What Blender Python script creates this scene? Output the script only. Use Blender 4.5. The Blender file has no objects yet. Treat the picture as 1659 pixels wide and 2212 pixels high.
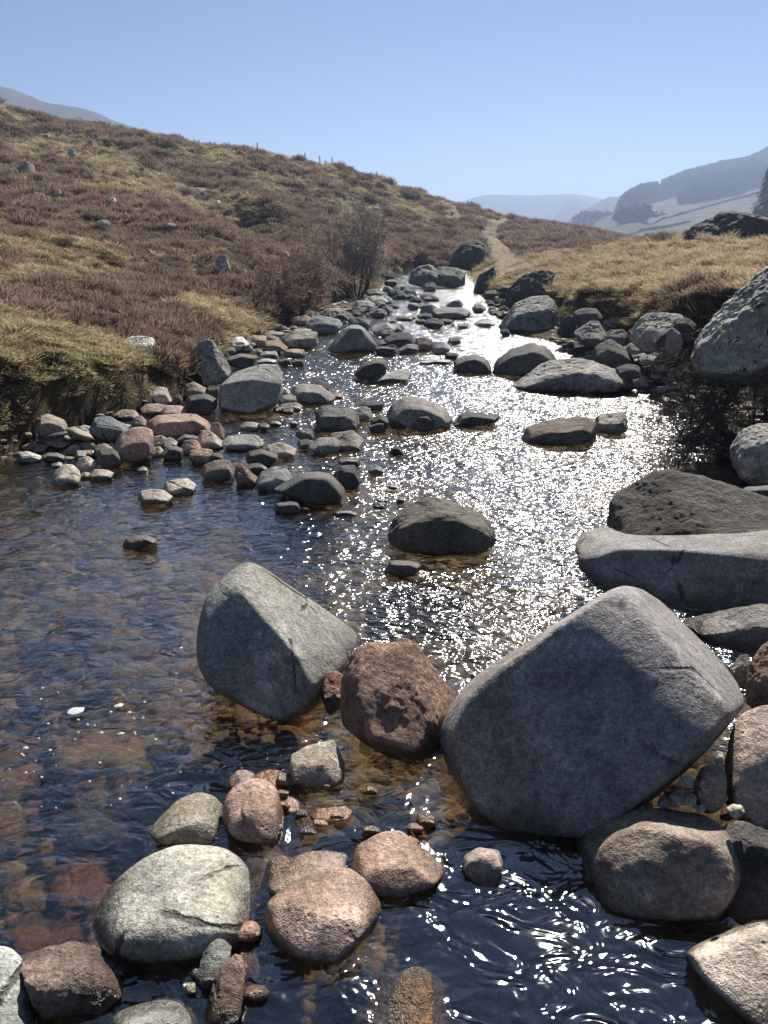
import bpy, bmesh, math, random
import numpy as np
from mathutils import Vector, Matrix

# ------------------------------------------------------------------ camera, sky, sun
R = math.radians
S = bpy.context.scene
H = 1.8                      # eye height above the water, metres
PITCH = math.atan(606/1597.6)
cam_d = bpy.data.cameras.new("camera"); cam = bpy.data.objects.new("camera", cam_d)
S.collection.objects.link(cam); S.camera = cam
cam.location = (0, 0, H); cam.rotation_euler = (math.pi/2-PITCH, 0, 0)
cam_d.sensor_fit = 'VERTICAL'; cam_d.sensor_height = 36; cam_d.lens = 26
cam_d.clip_start = 0.05; cam_d.clip_end = 9000
SUN_AZ, SUN_EL = R(18), R(39)
w = bpy.data.worlds.new("World"); S.world = w; w.use_nodes = True
nt = w.node_tree; nt.nodes.clear()
sky = nt.nodes.new('ShaderNodeTexSky'); sky.sky_type = 'NISHITA'; sky.sun_disc = False
sky.sun_elevation = SUN_EL; sky.sun_rotation = SUN_AZ
sky.air_density = 1.0; sky.dust_density = 0.0; sky.ozone_density = 4.0; sky.altitude = 3000
bg = nt.nodes.new('ShaderNodeBackground'); bg.inputs[1].default_value = 0.050
wo = nt.nodes.new('ShaderNodeOutputWorld')
tint = nt.nodes.new('ShaderNodeMix'); tint.data_type = 'RGBA'; tint.blend_type = 'MULTIPLY'; tint.inputs[0].default_value = 1; tint.inputs[7].default_value = (.93, .89, .86, 1)
nt.links.new(sky.outputs[0], tint.inputs[6]); nt.links.new(tint.outputs[2], bg.inputs[0]); nt.links.new(bg.outputs[0], wo.inputs[0])
sun_d = bpy.data.lights.new("sun", 'SUN'); sun_d.energy = 5.0; sun_d.angle = R(0.55); sun_d.color = (1, .95, .87)
sun = bpy.data.objects.new("sun", sun_d); S.collection.objects.link(sun)
SDIR = Vector((math.sin(SUN_AZ)*math.cos(SUN_EL), math.cos(SUN_AZ)*math.cos(SUN_EL), math.sin(SUN_EL)))
sun.rotation_euler = SDIR.to_track_quat('Z', 'Y').to_euler(); sun.location = SDIR*60
S.view_settings.view_transform = 'Standard'; S.view_settings.look = 'None'
S.view_settings.exposure = 1.0; S.view_settings.gamma = 1
S.render.engine = 'CYCLES'
S.cycles.max_bounces = 6; S.cycles.transparent_max_bounces = 12; S.cycles.volume_bounces = 0
S.cycles.diffuse_bounces = 3; S.cycles.glossy_bounces = 3; S.cycles.transmission_bounces = 2
S.cycles.sample_clamp_indirect = 3; S.cycles.sample_clamp_direct = 0
S.cycles.caustics_reflective = False; S.cycles.caustics_refractive = False
S.cycles.use_denoising = True
C = S.collection

# ------------------------------------------------------------------ geometry helpers
F = 1597.6; CX, CY = 829.5, 1106.0
cp, sp_ = math.cos(PITCH), math.sin(PITCH)
def ray(px, py):
    """direction through a point of the photograph (1659 x 2212 grid)"""
    x = (px-CX); u = -(py-CY)
    return Vector((x, F*cp+u*sp_, u*cp-F*sp_)).normalized()
CAM = Vector((0, 0, H))
def at_r(px, py, r):
    d = ray(px, py); k = r/math.hypot(d.x, d.y); return CAM+d*k
def on_water(px, py, z=0.0):
    d = ray(px, py); return CAM+d*((z-H)/d.z)
def project(P):
    X = P[:, 0]; Y = P[:, 1]; Z = P[:, 2]-H
    dep = Y*cp-Z*sp_; up = Z*cp+Y*sp_
    dep = np.maximum(dep, 1e-3)
    return np.stack([CX+F*X/dep, CY-F*up/dep], 1)
rngp = np.random.RandomState(7)
PERM = rngp.permutation(256); PERM = np.concatenate([PERM]*4)
GR = rngp.normal(size=(256, 3)); GR /= np.linalg.norm(GR, axis=1)[:, None]
def noise(P):
    P = np.asarray(P, float); i = np.floor(P).astype(int); f = P-i; i &= 255
    u = f*f*f*(f*(f*6-15)+10); out = 0
    for dx in (0, 1):
        for dy in (0, 1):
            for dz in (0, 1):
                h = PERM[PERM[PERM[(i[:, 0]+dx) & 255]+((i[:, 1]+dy) & 255)]+((i[:, 2]+dz) & 255)]
                g = GR[h]; d = f-np.array([dx, dy, dz])
                wgt = (u[:, 0] if dx else 1-u[:, 0])*(u[:, 1] if dy else 1-u[:, 1])*(u[:, 2] if dz else 1-u[:, 2])
                out = out+wgt*(g*d).sum(1)
    return out*1.5
def fbm(P, o=4, gain=.5):
    P = np.asarray(P, float); a = 1; s = 0
    for k in range(o):
        s = s+a*noise(P+17.3*k); P = P*2.03; a *= gain
    return s
def sstep(a, b, x):
    t = np.clip((x-a)/(b-a), 0, 1); return t*t*(3-2*t)
def xy0(X, Y, s=1., z=0.): return np.stack([X*s, Y*s, np.zeros_like(X)+z], 1)
def mesh_np(name, V, Fc, smooth=True):
    """V (n,3), Fc (m,3|4) arrays -> mesh"""
    me = bpy.data.meshes.new(name); V = np.asarray(V, np.float32); Fc = np.asarray(Fc, np.int32)
    n, k = Fc.shape
    me.vertices.add(len(V)); me.vertices.foreach_set('co', V.ravel())
    me.loops.add(n*k); me.loops.foreach_set('vertex_index', Fc.ravel())
    me.polygons.add(n); me.polygons.foreach_set('loop_start', np.arange(0, n*k, k, dtype=np.int32))
    me.polygons.foreach_set('use_smooth', np.full(n, smooth))
    me.update(calc_edges=True); me.validate(); return me
def link(name, me, m=None, parent=None, loc=None):
    o = bpy.data.objects.new(name, me); C.objects.link(o)
    if m: me.materials.append(m)
    if parent: o.parent = parent
    if loc is not None: o.location = loc
    return o
def tag(o, label=None, cat=None, group=None, kind=None):
    if label: o['label'] = label
    if cat: o['category'] = cat
    if group: o['group'] = group
    if kind: o['kind'] = kind
    return o
def empty(name, loc):
    o = bpy.data.objects.new(name, None); C.objects.link(o); o.location = loc; return o

# ------------------------------------------------------------------ materials
class MT:
    def __init__(s, name):
        s.m = bpy.data.materials.new(name); s.m.use_nodes = True; s.t = s.m.node_tree; s.t.nodes.clear()
        s.out = s.n('OutputMaterial')
    def n(s, kind, **kw):
        nd = s.t.nodes.new('ShaderNode'+kind)
        for k, v in kw.items():
            if k in nd.inputs.keys(): s.put(nd.inputs[k], v)
            else: setattr(nd, k, v)
        return nd
    def put(s, inp, v):
        if hasattr(v, 'links') or isinstance(v, bpy.types.NodeSocket): s.t.links.new(v, inp)
        else:
            if isinstance(v, tuple) and len(v) == 3 and inp.type == 'RGBA': v = v+(1,)
            inp.default_value = v
    def noise(s, vec, scale, detail=4, rough=.55, dist=0.):
        nd = s.n('TexNoise'); s.put(nd.inputs['Vector'], vec); nd.inputs['Scale'].default_value = scale
        nd.inputs['Detail'].default_value = detail; nd.inputs['Roughness'].default_value = rough
        nd.inputs['Distortion'].default_value = dist; return nd.outputs['Fac']
    def vor(s, vec, scale, out='Distance', feature='F1', rnd=1.):
        nd = s.n('TexVoronoi'); nd.feature = feature; s.put(nd.inputs['Vector'], vec)
        nd.inputs['Scale'].default_value = scale; nd.inputs['Randomness'].default_value = rnd; return nd.outputs[out]
    def ramp(s, fac, stops):
        nd = s.n('ValToRGB'); s.put(nd.inputs[0], fac); e = nd.color_ramp.elements
        while len(e) < len(stops): e.new(0.5)
        for a, (p, c) in zip(e, stops):
            a.position = p; a.color = (c, c, c, 1) if isinstance(c, (int, float)) else tuple(c)+(1,)
        return nd.outputs[0]
    def mix(s, fac, a, b, mode='MIX'):
        nd = s.n('Mix'); nd.data_type = 'RGBA'; nd.blend_type = mode
        s.put(nd.inputs[0], fac); s.put(nd.inputs[6], a); s.put(nd.inputs[7], b); return nd.outputs[2]
    def math(s, op, a, b=0., c=0., clamp=False):
        nd = s.n('Math'); nd.operation = op; nd.use_clamp = clamp
        s.put(nd.inputs[0], a); s.put(nd.inputs[1], b); s.put(nd.inputs[2], c); return nd.outputs[0]
    def coord(s, k='Object'): return s.n('TexCoord').outputs[k]
    def pos(s): return s.n('NewGeometry').outputs['Position']
    def sep(s, v): 
        nd = s.n('SeparateXYZ'); s.put(nd.inputs[0], v); return nd.outputs
    def scale(s, v, x, y, z):
        nd = s.n('VectorMath'); nd.operation = 'MULTIPLY'; s.put(nd.inputs[0], v); nd.inputs[1].default_value = (x, y, z); return nd.outputs[0]
    def bump(s, h, dist, strength=1., normal=None):
        nd = s.n('Bump'); s.put(nd.inputs['Height'], h); nd.inputs['Distance'].default_value = dist
        nd.inputs['Strength'].default_value = strength
        if normal is not None: s.put(nd.inputs['Normal'], normal)
        return nd.outputs[0]
    def attr(s, name, out='Color', kind='GEOMETRY'):
        nd = s.n('Attribute'); nd.attribute_name = name; nd.attribute_type = kind; return nd.outputs[out]
    def surf(s, color, rough, normal=None, spec=.5, **kw):
        nd = s.n('BsdfPrincipled'); s.put(nd.inputs['Base Color'], color); s.put(nd.inputs['Roughness'], rough)
        nd.inputs['Specular IOR Level'].default_value = spec
        if normal is not None: s.put(nd.inputs['Normal'], normal)
        for k, v in kw.items(): s.put(nd.inputs[k], v)
        s.t.links.new(nd.outputs[0], s.out.inputs['Surface']); return nd

def rock_mat(name, kind):
    q = MT(name); P = q.pos(); O = q.coord('Object')
    oi = q.n('ObjectInfo'); base = oi.outputs['Color']
    off = q.n('VectorMath'); off.operation = 'ADD'; q.put(off.inputs[0], O)
    rs = q.math('MULTIPLY', oi.outputs['Random'], 31.7); q.put(off.inputs[1], rs); O = off.outputs[0]
    big = q.noise(O, 3.0, 5, .6, .4); mid = q.noise(O, 16, 5, .62, .3); fine = q.noise(O, 120, 3, .7)
    grain = q.vor(O, 210)
    col = q.mix(1., base, q.ramp(big, [(.3, .56), (.7, 1.4)]), 'MULTIPLY')
    col = q.mix(1., col, q.ramp(mid, [(.28, .66), (.72, 1.3)]), 'MULTIPLY')
    col = q.mix(.8, col, q.ramp(fine, [(.3, .42), (.7, 1.5)]), 'MULTIPLY')
    m2 = q.noise(O, 48, 4, .65); col = q.mix(1., col, q.ramp(m2, [(.3, .62), (.5, 1.), (.72, 1.42)]), 'MULTIPLY')
    st = q.noise(O, 1.7, 4, .6, .6); col = q.mix(q.ramp(st, [(.48, 0.), (.66, .55)]), col, q.mix(1., col, (.86, .80, .58), 'MULTIPLY'))
    pl = q.noise(O, 5.5, 5, .7, .6); pk = q.math('MULTIPLY', q.ramp(pl, [(.57, 0.), (.63, 1.)]), q.ramp(m2, [(.4, 0.), (.55, .4)])); col = q.mix(pk, col, q.mix(1., col, (1.8, 1.8, 1.7), 'MULTIPLY'))
    pit = q.vor(O, 26); pm = q.math('MULTIPLY', q.ramp(pit, [(.06, 1.), (.2, 0.)]), q.ramp(m2, [(.45, 0.), (.6, 1.)])); col = q.mix(q.math('MULTIPLY', pm, .5), col, (.04, .036, .03))
    spots = q.vor(O, 44); spotn = q.noise(O, 9, 3, .6)
    sm = q.math('MULTIPLY', q.ramp(spots, [(.1, 1.), (.22, 0.)]), q.ramp(spotn, [(.5, 0.), (.62, 1.)]))
    col = q.mix(q.math('MULTIPLY', sm, .65), col, (.035, .033, .03))
    h = q.math('ADD', q.math('MULTIPLY', mid, .6), q.math('MULTIPLY', fine, .12))
    h = q.math('ADD', h, q.math('MULTIPLY', grain, .08)); h = q.math('SUBTRACT', h, q.math('MULTIPLY', pm, .35)); h = q.math('ADD', h, q.math('MULTIPLY', m2, .35))
    ck = q.vor(q.math('ADD', 0., 0.) if False else O, 1.9, 'Distance', 'DISTANCE_TO_EDGE'); cn = q.noise(O, 2.6, 3, .6); cm_ = q.math('MULTIPLY', q.ramp(q.math('ADD', ck, q.math('MULTIPLY', q.math('SUBTRACT', mid, .5), .06)), [(.004, 1.), (.016, 0.)]), q.ramp(cn, [(.54, 0.), (.60, 1.)])); col = q.mix(q.math('MULTIPLY', cm_, .75), col, (.02, .018, .015)); h = q.math('SUBTRACT', h, q.math('MULTIPLY', cm_, .8))
    if kind == 'lichen':
        l = q.noise(O, 7, 6, .72, .8); l2 = q.noise(O, 30, 4, .7)
        lm = q.math('MULTIPLY', q.ramp(l, [(.5, 0.), (.56, 1.)]), q.ramp(l2, [(.38, .25), (.55, 1.)]))
        col = q.mix(q.math('MULTIPLY', lm, .6), col, q.mix(1., col, (1.9, 1.9, 1.8), 'MULTIPLY'))
        k = q.noise(O, 11, 6, .75, .5); km = q.ramp(k, [(.58, 0.), (.62, 1.)])
        col = q.mix(km, col, (.022, .022, .02))
        mo = q.noise(O, 2.2, 5, .6); nz = q.sep(q.n('NewGeometry').outputs['Normal'])[2]
        mm = q.math('MULTIPLY', q.ramp(mo, [(.56, 0.), (.64, 1.)]), q.ramp(nz, [(.45, 0.), (.8, 1.)]))
        col = q.mix(q.math('MULTIPLY', mm, .3), col, (.12, .11, .04))
        h = q.math('ADD', h, q.math('MULTIPLY', q.noise(O, 5, 7, .7, 1.2), 1.2))
    if kind == 'rough':
        cr = q.noise(O, 4.5, 8, .72, 1.6)
        col = q.mix(1., col, q.ramp(cr, [(.3, .55), (.65, 1.2)]), 'MULTIPLY')
        h = q.math('ADD', h, q.math('MULTIPLY', cr, 2.2))
    if kind == 'bedded':
        ca = q.noise(O, 5, 4, .6, .7); col = q.mix(q.ramp(ca, [(.42, 0.), (.6, 1.)]), col, q.mix(1., col, (1.25, .8, .42), 'MULTIPLY'))
    z = q.sep(P)[2]; zn = q.math('ADD', z, q.math('MULTIPLY', q.math('SUBTRACT', big, .5), .10))
    wet = q.ramp(q.math('ADD', q.math('MULTIPLY', zn, 4.), .5), [(.53, 1.), (.62, .8), (.76, 0.)])
    col = q.mix(wet, col, q.mix(1., col, (.38, .36, .33), 'MULTIPLY'))
    rough = q.mix(wet, q.ramp(mid, [(.3, .78), (.7, .95)]), (.22, .22, .22))
    nrm = q.bump(h, .02 if kind == 'smooth' else .035, .85)
    q.surf(col, rough, nrm, spec=.35)
    return q.m
M = {}
M['smooth'] = rock_mat('rock_smooth', 'smooth'); M['lichen'] = rock_mat('rock_lichen', 'lichen')
M['rough'] = rock_mat('rock_rough', 'rough'); M['bedded'] = rock_mat('rock_bed', 'bedded')

def ground_mat():
    q = MT('moor_ground'); P = q.pos(); cov = q.attr('cover'); ch = q.n('SeparateColor'); q.put(ch.inputs[0], cov)
    a = q.noise(P, 1.3, 6, .65, .5); b = q.noise(P, 9, 6, .7); c = q.noise(q.scale(P, 1, 1, 1), 45, 4, .7)
    heath = q.ramp(b, [(.3, (.022, .020, .012)), (.5, (.06, .043, .03)), (.72, (.13, .09, .062))])
    straw = q.ramp(b, [(.3, (.06, .045, .025)), (.55, (.19, .15, .085)), (.75, (.30, .25, .15))])
    moss = q.ramp(b, [(.3, (.04, .04, .018)), (.6, (.11, .105, .05)), (.8, (.20, .18, .10))])
    grass = q.mix(ch.outputs[1], straw, moss)
    hm = q.ramp(q.math('ADD', ch.outputs[0], q.math('MULTIPLY', q.math('SUBTRACT', a, .5), 1.1)), [(.4, 0.), (.6, 1.)])
    col = q.mix(hm, grass, heath)
    vs = q.vor(q.scale(P, 1, 1, 1), 11, 'Color'); vd = q.vor(P, 11); v2 = q.vor(P, 32, 'Color')
    hue = q.n('SeparateColor'); q.put(hue.inputs[0], vs)
    bed = q.ramp(hue.outputs[0], [(0., (.04, .04, .035)), (.3, (.13, .085, .04)), (.55, (.16, .135, .10)), (.75, (.24, .12, .035)), (1., (.24, .18, .07))])
    hue2 = q.n('SeparateColor'); q.put(hue2.inputs[0], v2)
    bed = q.mix(.35, bed, q.ramp(hue2.outputs[1], [(0., (.03, .025, .02)), (.5, (.14, .10, .06)), (1., (.30, .23, .12))]))
    bed = q.ramp(c, [(.3, (.018, .014, .009)), (.5, (.06, .043, .024)), (.7, (.13, .10, .06))]); bed = q.mix(1., bed, q.ramp(a, [(.35, .6), (.65, 1.3)]), 'MULTIPLY')
    col = q.mix(ch.outputs[2], col, bed)
    nz = q.sep(q.n('NewGeometry').outputs['Normal'])[2]; col = q.mix(q.math('MULTIPLY', q.ramp(nz, [(.55, 1.), (.8, 0.)]), q.math('SUBTRACT', 1., ch.outputs[2])), col, (.028, .02, .013))
    h = q.mix(ch.outputs[2], q.math('ADD', q.math('MULTIPLY', b, 1.), q.math('MULTIPLY', c, .4)), q.math('MULTIPLY', c, .6))
    q.surf(col, .9, q.bump(h, .06, .9), spec=.1); return q.m
M['ground'] = ground_mat()

def water_mat():
    q = MT('stream_water'); P = q.pos(); lv = q.attr('lively', 'Fac'); lv = q.math('MULTIPLY', lv, q.ramp(q.noise(q.scale(P, 1.0, 2.2, 1), 1.5, 3, .6, .8), [(.36, .35), (.5, .9), (.62, 1.)]))
    d = q.n('Mapping'); q.put(d.inputs[0], P); d.inputs['Rotation'].default_value = (0, 0, R(12)); d.inputs['Scale'].default_value = (.8, 1.25, 1)
    n1 = q.noise(d.outputs[0], 7.5, 2, .5, 1.4); n2 = q.noise(d.outputs[0], 24, 1, .4, .4); n3 = q.noise(d.outputs[0], 75, 2, .5)
    h1 = q.math('MULTIPLY', n1, q.math('MULTIPLY_ADD', lv, .022, .021))
    h2 = q.math('MULTIPLY', n2, q.math('MULTIPLY_ADD', lv, .016, .0042))
    h3 = q.math('MULTIPLY', n3, q.math('MULTIPLY_ADD', lv, .0004, .0002))
    nrm = q.bump(q.math('ADD', h1, q.math('ADD', h2, h3)), 1.0, 1.0)
    dt = q.n('VectorMath'); dt.operation = 'DOT_PRODUCT'; q.put(dt.inputs[0], q.n('NewGeometry').outputs['Incoming']); q.put(dt.inputs[1], nrm)
    om = q.math('SUBTRACT', 1., q.math('ABSOLUTE', dt.outputs['Value']), clamp=True); fr = q.math('MULTIPLY_ADD', q.math('POWER', om, q.math('MULTIPLY_ADD', lv, 1.5, 3.3)), .9, q.math('MULTIPLY_ADD', lv, -.075, .14))
    gl = q.n('BsdfGlossy'); q.put(gl.inputs['Roughness'], q.math('MULTIPLY_ADD', lv, .12, .07)); gl.inputs['Color'].default_value = (1, 1, 1, 1); q.put(gl.inputs['Normal'], nrm)
    tr = q.n('BsdfTransparent'); tr.inputs['Color'].default_value = (.97, .93, .84, 1); rf = q.n('BsdfRefraction'); rf.inputs['IOR'].default_value = 1.25; rf.inputs['Roughness'].default_value = .12; rf.inputs['Color'].default_value = (.95, .89, .76, 1); q.put(rf.inputs['Normal'], nrm)
    m1 = q.n('MixShader'); m1.inputs[0].default_value = .5; q.put(m1.inputs[1], tr.outputs[0]); q.put(m1.inputs[2], rf.outputs[0])
    mx = q.n('MixShader'); q.put(mx.inputs[0], fr); q.put(mx.inputs[1], m1.outputs[0]); q.put(mx.inputs[2], gl.outputs[0])
    q.t.links.new(mx.outputs[0], q.out.inputs['Surface']); return q.m
M['water'] = water_mat()

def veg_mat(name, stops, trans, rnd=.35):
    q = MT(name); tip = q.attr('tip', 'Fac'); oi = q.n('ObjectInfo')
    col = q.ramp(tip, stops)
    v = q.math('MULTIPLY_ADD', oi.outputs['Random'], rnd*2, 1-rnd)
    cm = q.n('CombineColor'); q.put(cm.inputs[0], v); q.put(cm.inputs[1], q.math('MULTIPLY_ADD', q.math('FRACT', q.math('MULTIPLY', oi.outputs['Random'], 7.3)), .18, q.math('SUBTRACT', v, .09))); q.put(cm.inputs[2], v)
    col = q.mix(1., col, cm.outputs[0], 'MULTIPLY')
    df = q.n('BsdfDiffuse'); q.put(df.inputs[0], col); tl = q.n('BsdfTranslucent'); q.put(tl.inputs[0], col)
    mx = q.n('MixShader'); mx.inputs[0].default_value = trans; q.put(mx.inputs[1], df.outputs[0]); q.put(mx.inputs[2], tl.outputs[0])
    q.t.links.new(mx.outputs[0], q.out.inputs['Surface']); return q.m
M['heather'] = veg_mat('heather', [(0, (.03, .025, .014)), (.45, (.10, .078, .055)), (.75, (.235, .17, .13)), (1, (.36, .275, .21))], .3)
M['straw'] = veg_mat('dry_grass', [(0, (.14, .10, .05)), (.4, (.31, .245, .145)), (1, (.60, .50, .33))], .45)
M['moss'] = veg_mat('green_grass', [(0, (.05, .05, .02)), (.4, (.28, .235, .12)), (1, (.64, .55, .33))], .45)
def plain(name, col, rough=.85, var=.4, sc=20):
    q = MT(name); n = q.noise(q.coord('Object'), sc, 4, .6)
    c = q.mix(1., col, q.ramp(n, [(.3, 1-var), (.7, 1+var)]), 'MULTIPLY'); q.surf(c, rough, spec=.15); return q.m
M['bark'] = plain('bark', (.10, .083, .068)); M['twig_red'] = plain('twig_reddish', (.34, .25, .21), var=.3); M['twig_dark'] = plain('twig_dark', (.32, .285, .25), var=.5)
M['post'] = plain('weathered_post', (.16, .14, .12)); M['conifer'] = plain('conifer', (.018, .032, .014), sc=.3)
M['birch'] = plain('bare_wood', (.035, .04, .025), sc=.3)
def hill_mat(name, a, b, c):
    q = MT(name); P = q.pos(); n = q.noise(P, .012, 7, .65, .6); n2 = q.noise(P, .08, 5, .6)
    col = q.ramp(n, [(.35, a), (.5, b), (.65, c)]); col = q.mix(.5, col, q.ramp(n2, [(.3, .6), (.7, 1.3)]), 'MULTIPLY')
    q.surf(col, .95, q.bump(n2, 3., .8), spec=.05); return q.m
M['far_hill'] = hill_mat('far_hill', (.03, .03, .02), (.055, .05, .03), (.08, .07, .04))
M['field_hill'] = hill_mat('field_hill', (.05, .045, .025), (.085, .075, .04), (.125, .105, .06))
q = MT('gravel_track'); P = q.pos(); q.surf(q.ramp(q.noise(P, 7, 6, .7), [(.3, (.14, .11, .07)), (.7, (.27, .22, .15))]), .95, q.bump(q.noise(P, 14, 5, .7), .05, .8), spec=.1); M['track'] = q.m
q = MT('foam'); q.surf((.5, .5, .48), .5, spec=.5); M['foam'] = q.m
# ------------------------------------------------------------------ terrain
CTRL = [  # image point and distance: where the land surface is
 (0,800,6.9),(0,745,7.9),(0,690,9.2),(100,720,8.5),(100,780,7.5),(0,640,11),(0,560,15),(0,480,22),(0,400,32),(0,312,50),(0,256,70),
 (200,790,7.9),(200,720,9.4),(150,640,11.5),(150,540,17),(150,450,26),(150,355,44),(150,280,69),
 (300,800,8.3),(300,740,9.5),(300,650,13),(300,560,18),(300,440,30),(300,345,50),(300,305,69),
 (450,740,10.5),(450,690,12),(450,600,17),(450,480,30),(430,390,50),(430,326,69),
 (560,690,14),(560,650,15.5),(560,570,21),(560,450,38),(560,380,55),(560,335,69),
 (660,660,18),(660,600,22),(660,500,36),(660,420,54),(660,363,68),
 (750,625,22.5),(760,590,27),(750,520,40),(750,450,55),(750,378,69),
 (870,585,31),(900,540,42),(900,490,55),(900,428,73),
 (1050,583,35),(1050,545,45),(1050,505,60),(1050,468,80),(980,450,77),
 (1120,600,24),(1130,575,32),(1200,545,52),(1200,518,72),(1200,495,92),(1330,520,105),(1270,505,96),
 (1150,640,17),(1200,620,17),(1250,585,24),(1300,560,30),(1330,540,44),
 (1300,650,12.5),(1350,610,15.5),(1400,570,22),(1400,545,31),(1400,530,45),
 (1500,670,9),(1500,610,13),(1500,560,20),(1500,530,31),(1500,522,42),
 (1640,690,7.2),(1640,620,10.5),(1640,560,17),(1640,528,28),(1640,520,40)]
WCTRL = [(3.6,4.2,.2),(3.2,2.5,.2),(4.3,5.6,.35),(2.4,9.3,.35),(4.4,7.2,.8),(-8,4,1.),(-9,7,1.4),(-12,12,2.2),(9,7,1.3),(14,14,1.6),(7,2,.9),(12,4,1.6),
 (-60,40,14),(-30,55,12.5),(60,60,1),(-90,75,6),(-45,90,3.5),(-25,95,4),(0,100,4),(8,125,1.5),(20,130,0),(30,130,-2),(50,80,-.5),(20,55,-.5),(30,60,-1.5),
 (-100,150,0),(0,180,-3),(60,170,-5),(100,150,-4),(-150,250,-4),(0,300,-6),(150,260,-8),(-6,34,.9),(-2,40,1)]
cp3 = np.array([at_r(*c) for c in CTRL]+[Vector(c) for c in WCTRL])
def feat(X, Y):
    r = np.maximum(np.hypot(X, Y), 4.0); az = np.clip(np.arctan2(X, Y), -1.0, 1.0)
    return np.stack([az*3.0, np.log(r)*1.25], 1), r
fc_, rc_ = feat(cp3[:, 0], cp3[:, 1]); tc_ = (cp3[:, 2]-H)/rc_
def phi(d2): return d2*np.log(d2+1e-9)*.5
def solve_tps(fc, tc, reg=2e-4):
    n = len(fc); D = ((fc[:, None]-fc[None])**2).sum(2); K = phi(D)+reg*np.eye(n)
    Pm = np.hstack([np.ones((n, 1)), fc]); A = np.block([[K, Pm], [Pm.T, np.zeros((3, 3))]])
    return np.linalg.solve(A, np.concatenate([tc, np.zeros(3)]))
WT = solve_tps(fc_, tc_)
def tps(f):
    out = np.empty(len(f))
    for s in range(0, len(f), 20000):
        g = f[s:s+20000]; D = ((g[:, None]-fc_[None])**2).sum(2)
        out[s:s+20000] = phi(D)@WT[:-3]+WT[-3]+g@WT[-2:]
    return out
SH = [on_water(*p)[:2] for p in [(985,588),(900,586),(860,596),(800,628),(745,650),(690,682),(620,705),(560,740),(505,780),(470,820),(400,862),(300,893),(180,925),(80,958),(0,985)]]
SH = [tuple(p) for p in SH]+[(-4.6,4.9),(-6,3.5),(-6.5,0),(-6,-4),(5,-4),(4.6,0)]+[tuple(on_water(*p)[:2]) for p in
 [(1900,1500),(1720,1180),(1640,1060),(1560,985),(1470,890),(1385,842),(1290,835),(1240,770),(1200,742),(1090,715),(1075,665),(1040,630),(1020,600),(1015,588)]]+[(4.2,40),(1.5,40)]
SH = np.array(SH)
def shore(X, Y):
    """signed distance to the stream edge, positive on land"""
    A = SH; B = np.roll(SH, -1, 0); best = np.full(len(X), 1e9); ins = np.zeros(len(X), bool)
    for (ax, ay), (bx, by) in zip(A, B):
        dx, dy = bx-ax, by-ay; t = np.clip(((X-ax)*dx+(Y-ay)*dy)/(dx*dx+dy*dy), 0, 1)
        best = np.minimum(best, (X-ax-t*dx)**2+(Y-ay-t*dy)**2)
        c = ((ay > Y) != (by > Y)); xi = ax+(Y-ay)*dx/(dy if abs(dy) > 1e-9 else 1e-9); ins ^= c & (X < xi)
    d = np.sqrt(best); return np.where(ins, -d, d)
COV = [(100,760,7.8,0,.75),(0,700,8.6,.05,.6),(250,800,8,0,.9),(330,770,8.8,.1,.8),(380,770,9,.5,.6),(0,800,7,0,.8),(200,715,9.5,.3,.5),(100,660,10,1,.2),(400,700,10.5,1,.2),(300,620,13,.95,.1),(200,680,10,.9,.2),(480,730,10.5,.75,.3),
 (500,620,15,.75,.2),(540,685,13.2,.05,.4),(470,665,13,.2,.4),(0,600,13,.6,0),(0,520,18,.4,0),(200,560,16,.55,0),(100,500,21,.6,0),(60,440,27,.9,.1),(400,470,27,1,.1),(250,450,27,1,.1),
 (600,480,30,1,.1),(700,450,45,.9,.2),(850,520,45,.95,.2),(100,350,40,.85,.1),(150,300,50,.1,.1),(250,370,43,0,.1),(340,420,36,.05,.1),(0,250,62,.2,.1),(60,310,48,.15,.1),(0,330,45,.8,.1),(100,250,62,.95,.1),
 (400,350,50,.6,.4),(300,320,60,.75,.3),(500,330,62,.45,.5),(600,380,55,.5,.5),(800,410,65,.4,.5),(700,400,62,.5,.5),(900,450,70,.4,.6),(1000,470,75,.6,.5),(960,480,68,.3,.6),
 (1050,520,55,.9,.2),(1150,510,65,1,.1),(1250,505,85,.95,.1),(1330,520,95,.9,.1),(1100,570,32,.1,.2),(1180,545,52,.9,.1),(1400,560,24,.05,0),(1600,560,18,.05,0),(1300,580,22,0,.0),(1300,640,13,.15,.25),(1200,620,17,.2,.2),
 (1500,650,10,.25,.12),(1500,590,14,.0,.0),(1640,640,9,.2,.15),(1130,600,24,.1,.4)]
cvp = np.array([at_r(*c[:3]) for c in COV]); cvf, _ = feat(cvp[:, 0], cvp[:, 1]); cvv = np.array([c[3:] for c in COV])
def cover(X, Y):
    f, r = feat(X, Y); out = np.empty((len(X), 2))
    for s in range(0, len(X), 20000):
        D = ((f[s:s+20000, None]-cvf[None])**2).sum(2)+1e-4; wg = D**-2.2; out[s:s+20000] = wg@cvv/wg.sum(1)[:, None]
    return out
def land_ctrl(X, Y):
    f, r = feat(X, Y); t = tps(f); z = H+r*np.clip(t, -.42, .2)
    rr = np.hypot(X, Y); far = sstep(140, 330, rr); z = z*(1-far)+(-8)*far
    back = sstep(.3, -1.5, Y); z = z*(1-back)+.9*back
    return z
def strip_w(X, Y):
    return .95*sstep(.5, 1.6, X)*sstep(5.6, 6.6, Y)*sstep(21, 15, Y)
BAR = [on_water(*p) for p in [(150,968),(260,955),(400,945),(480,960),(560,1010),(640,1040)]]
BAR2 = [on_water(*p) for p in [(520,770),(620,750),(700,690),(800,650)]]
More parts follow.
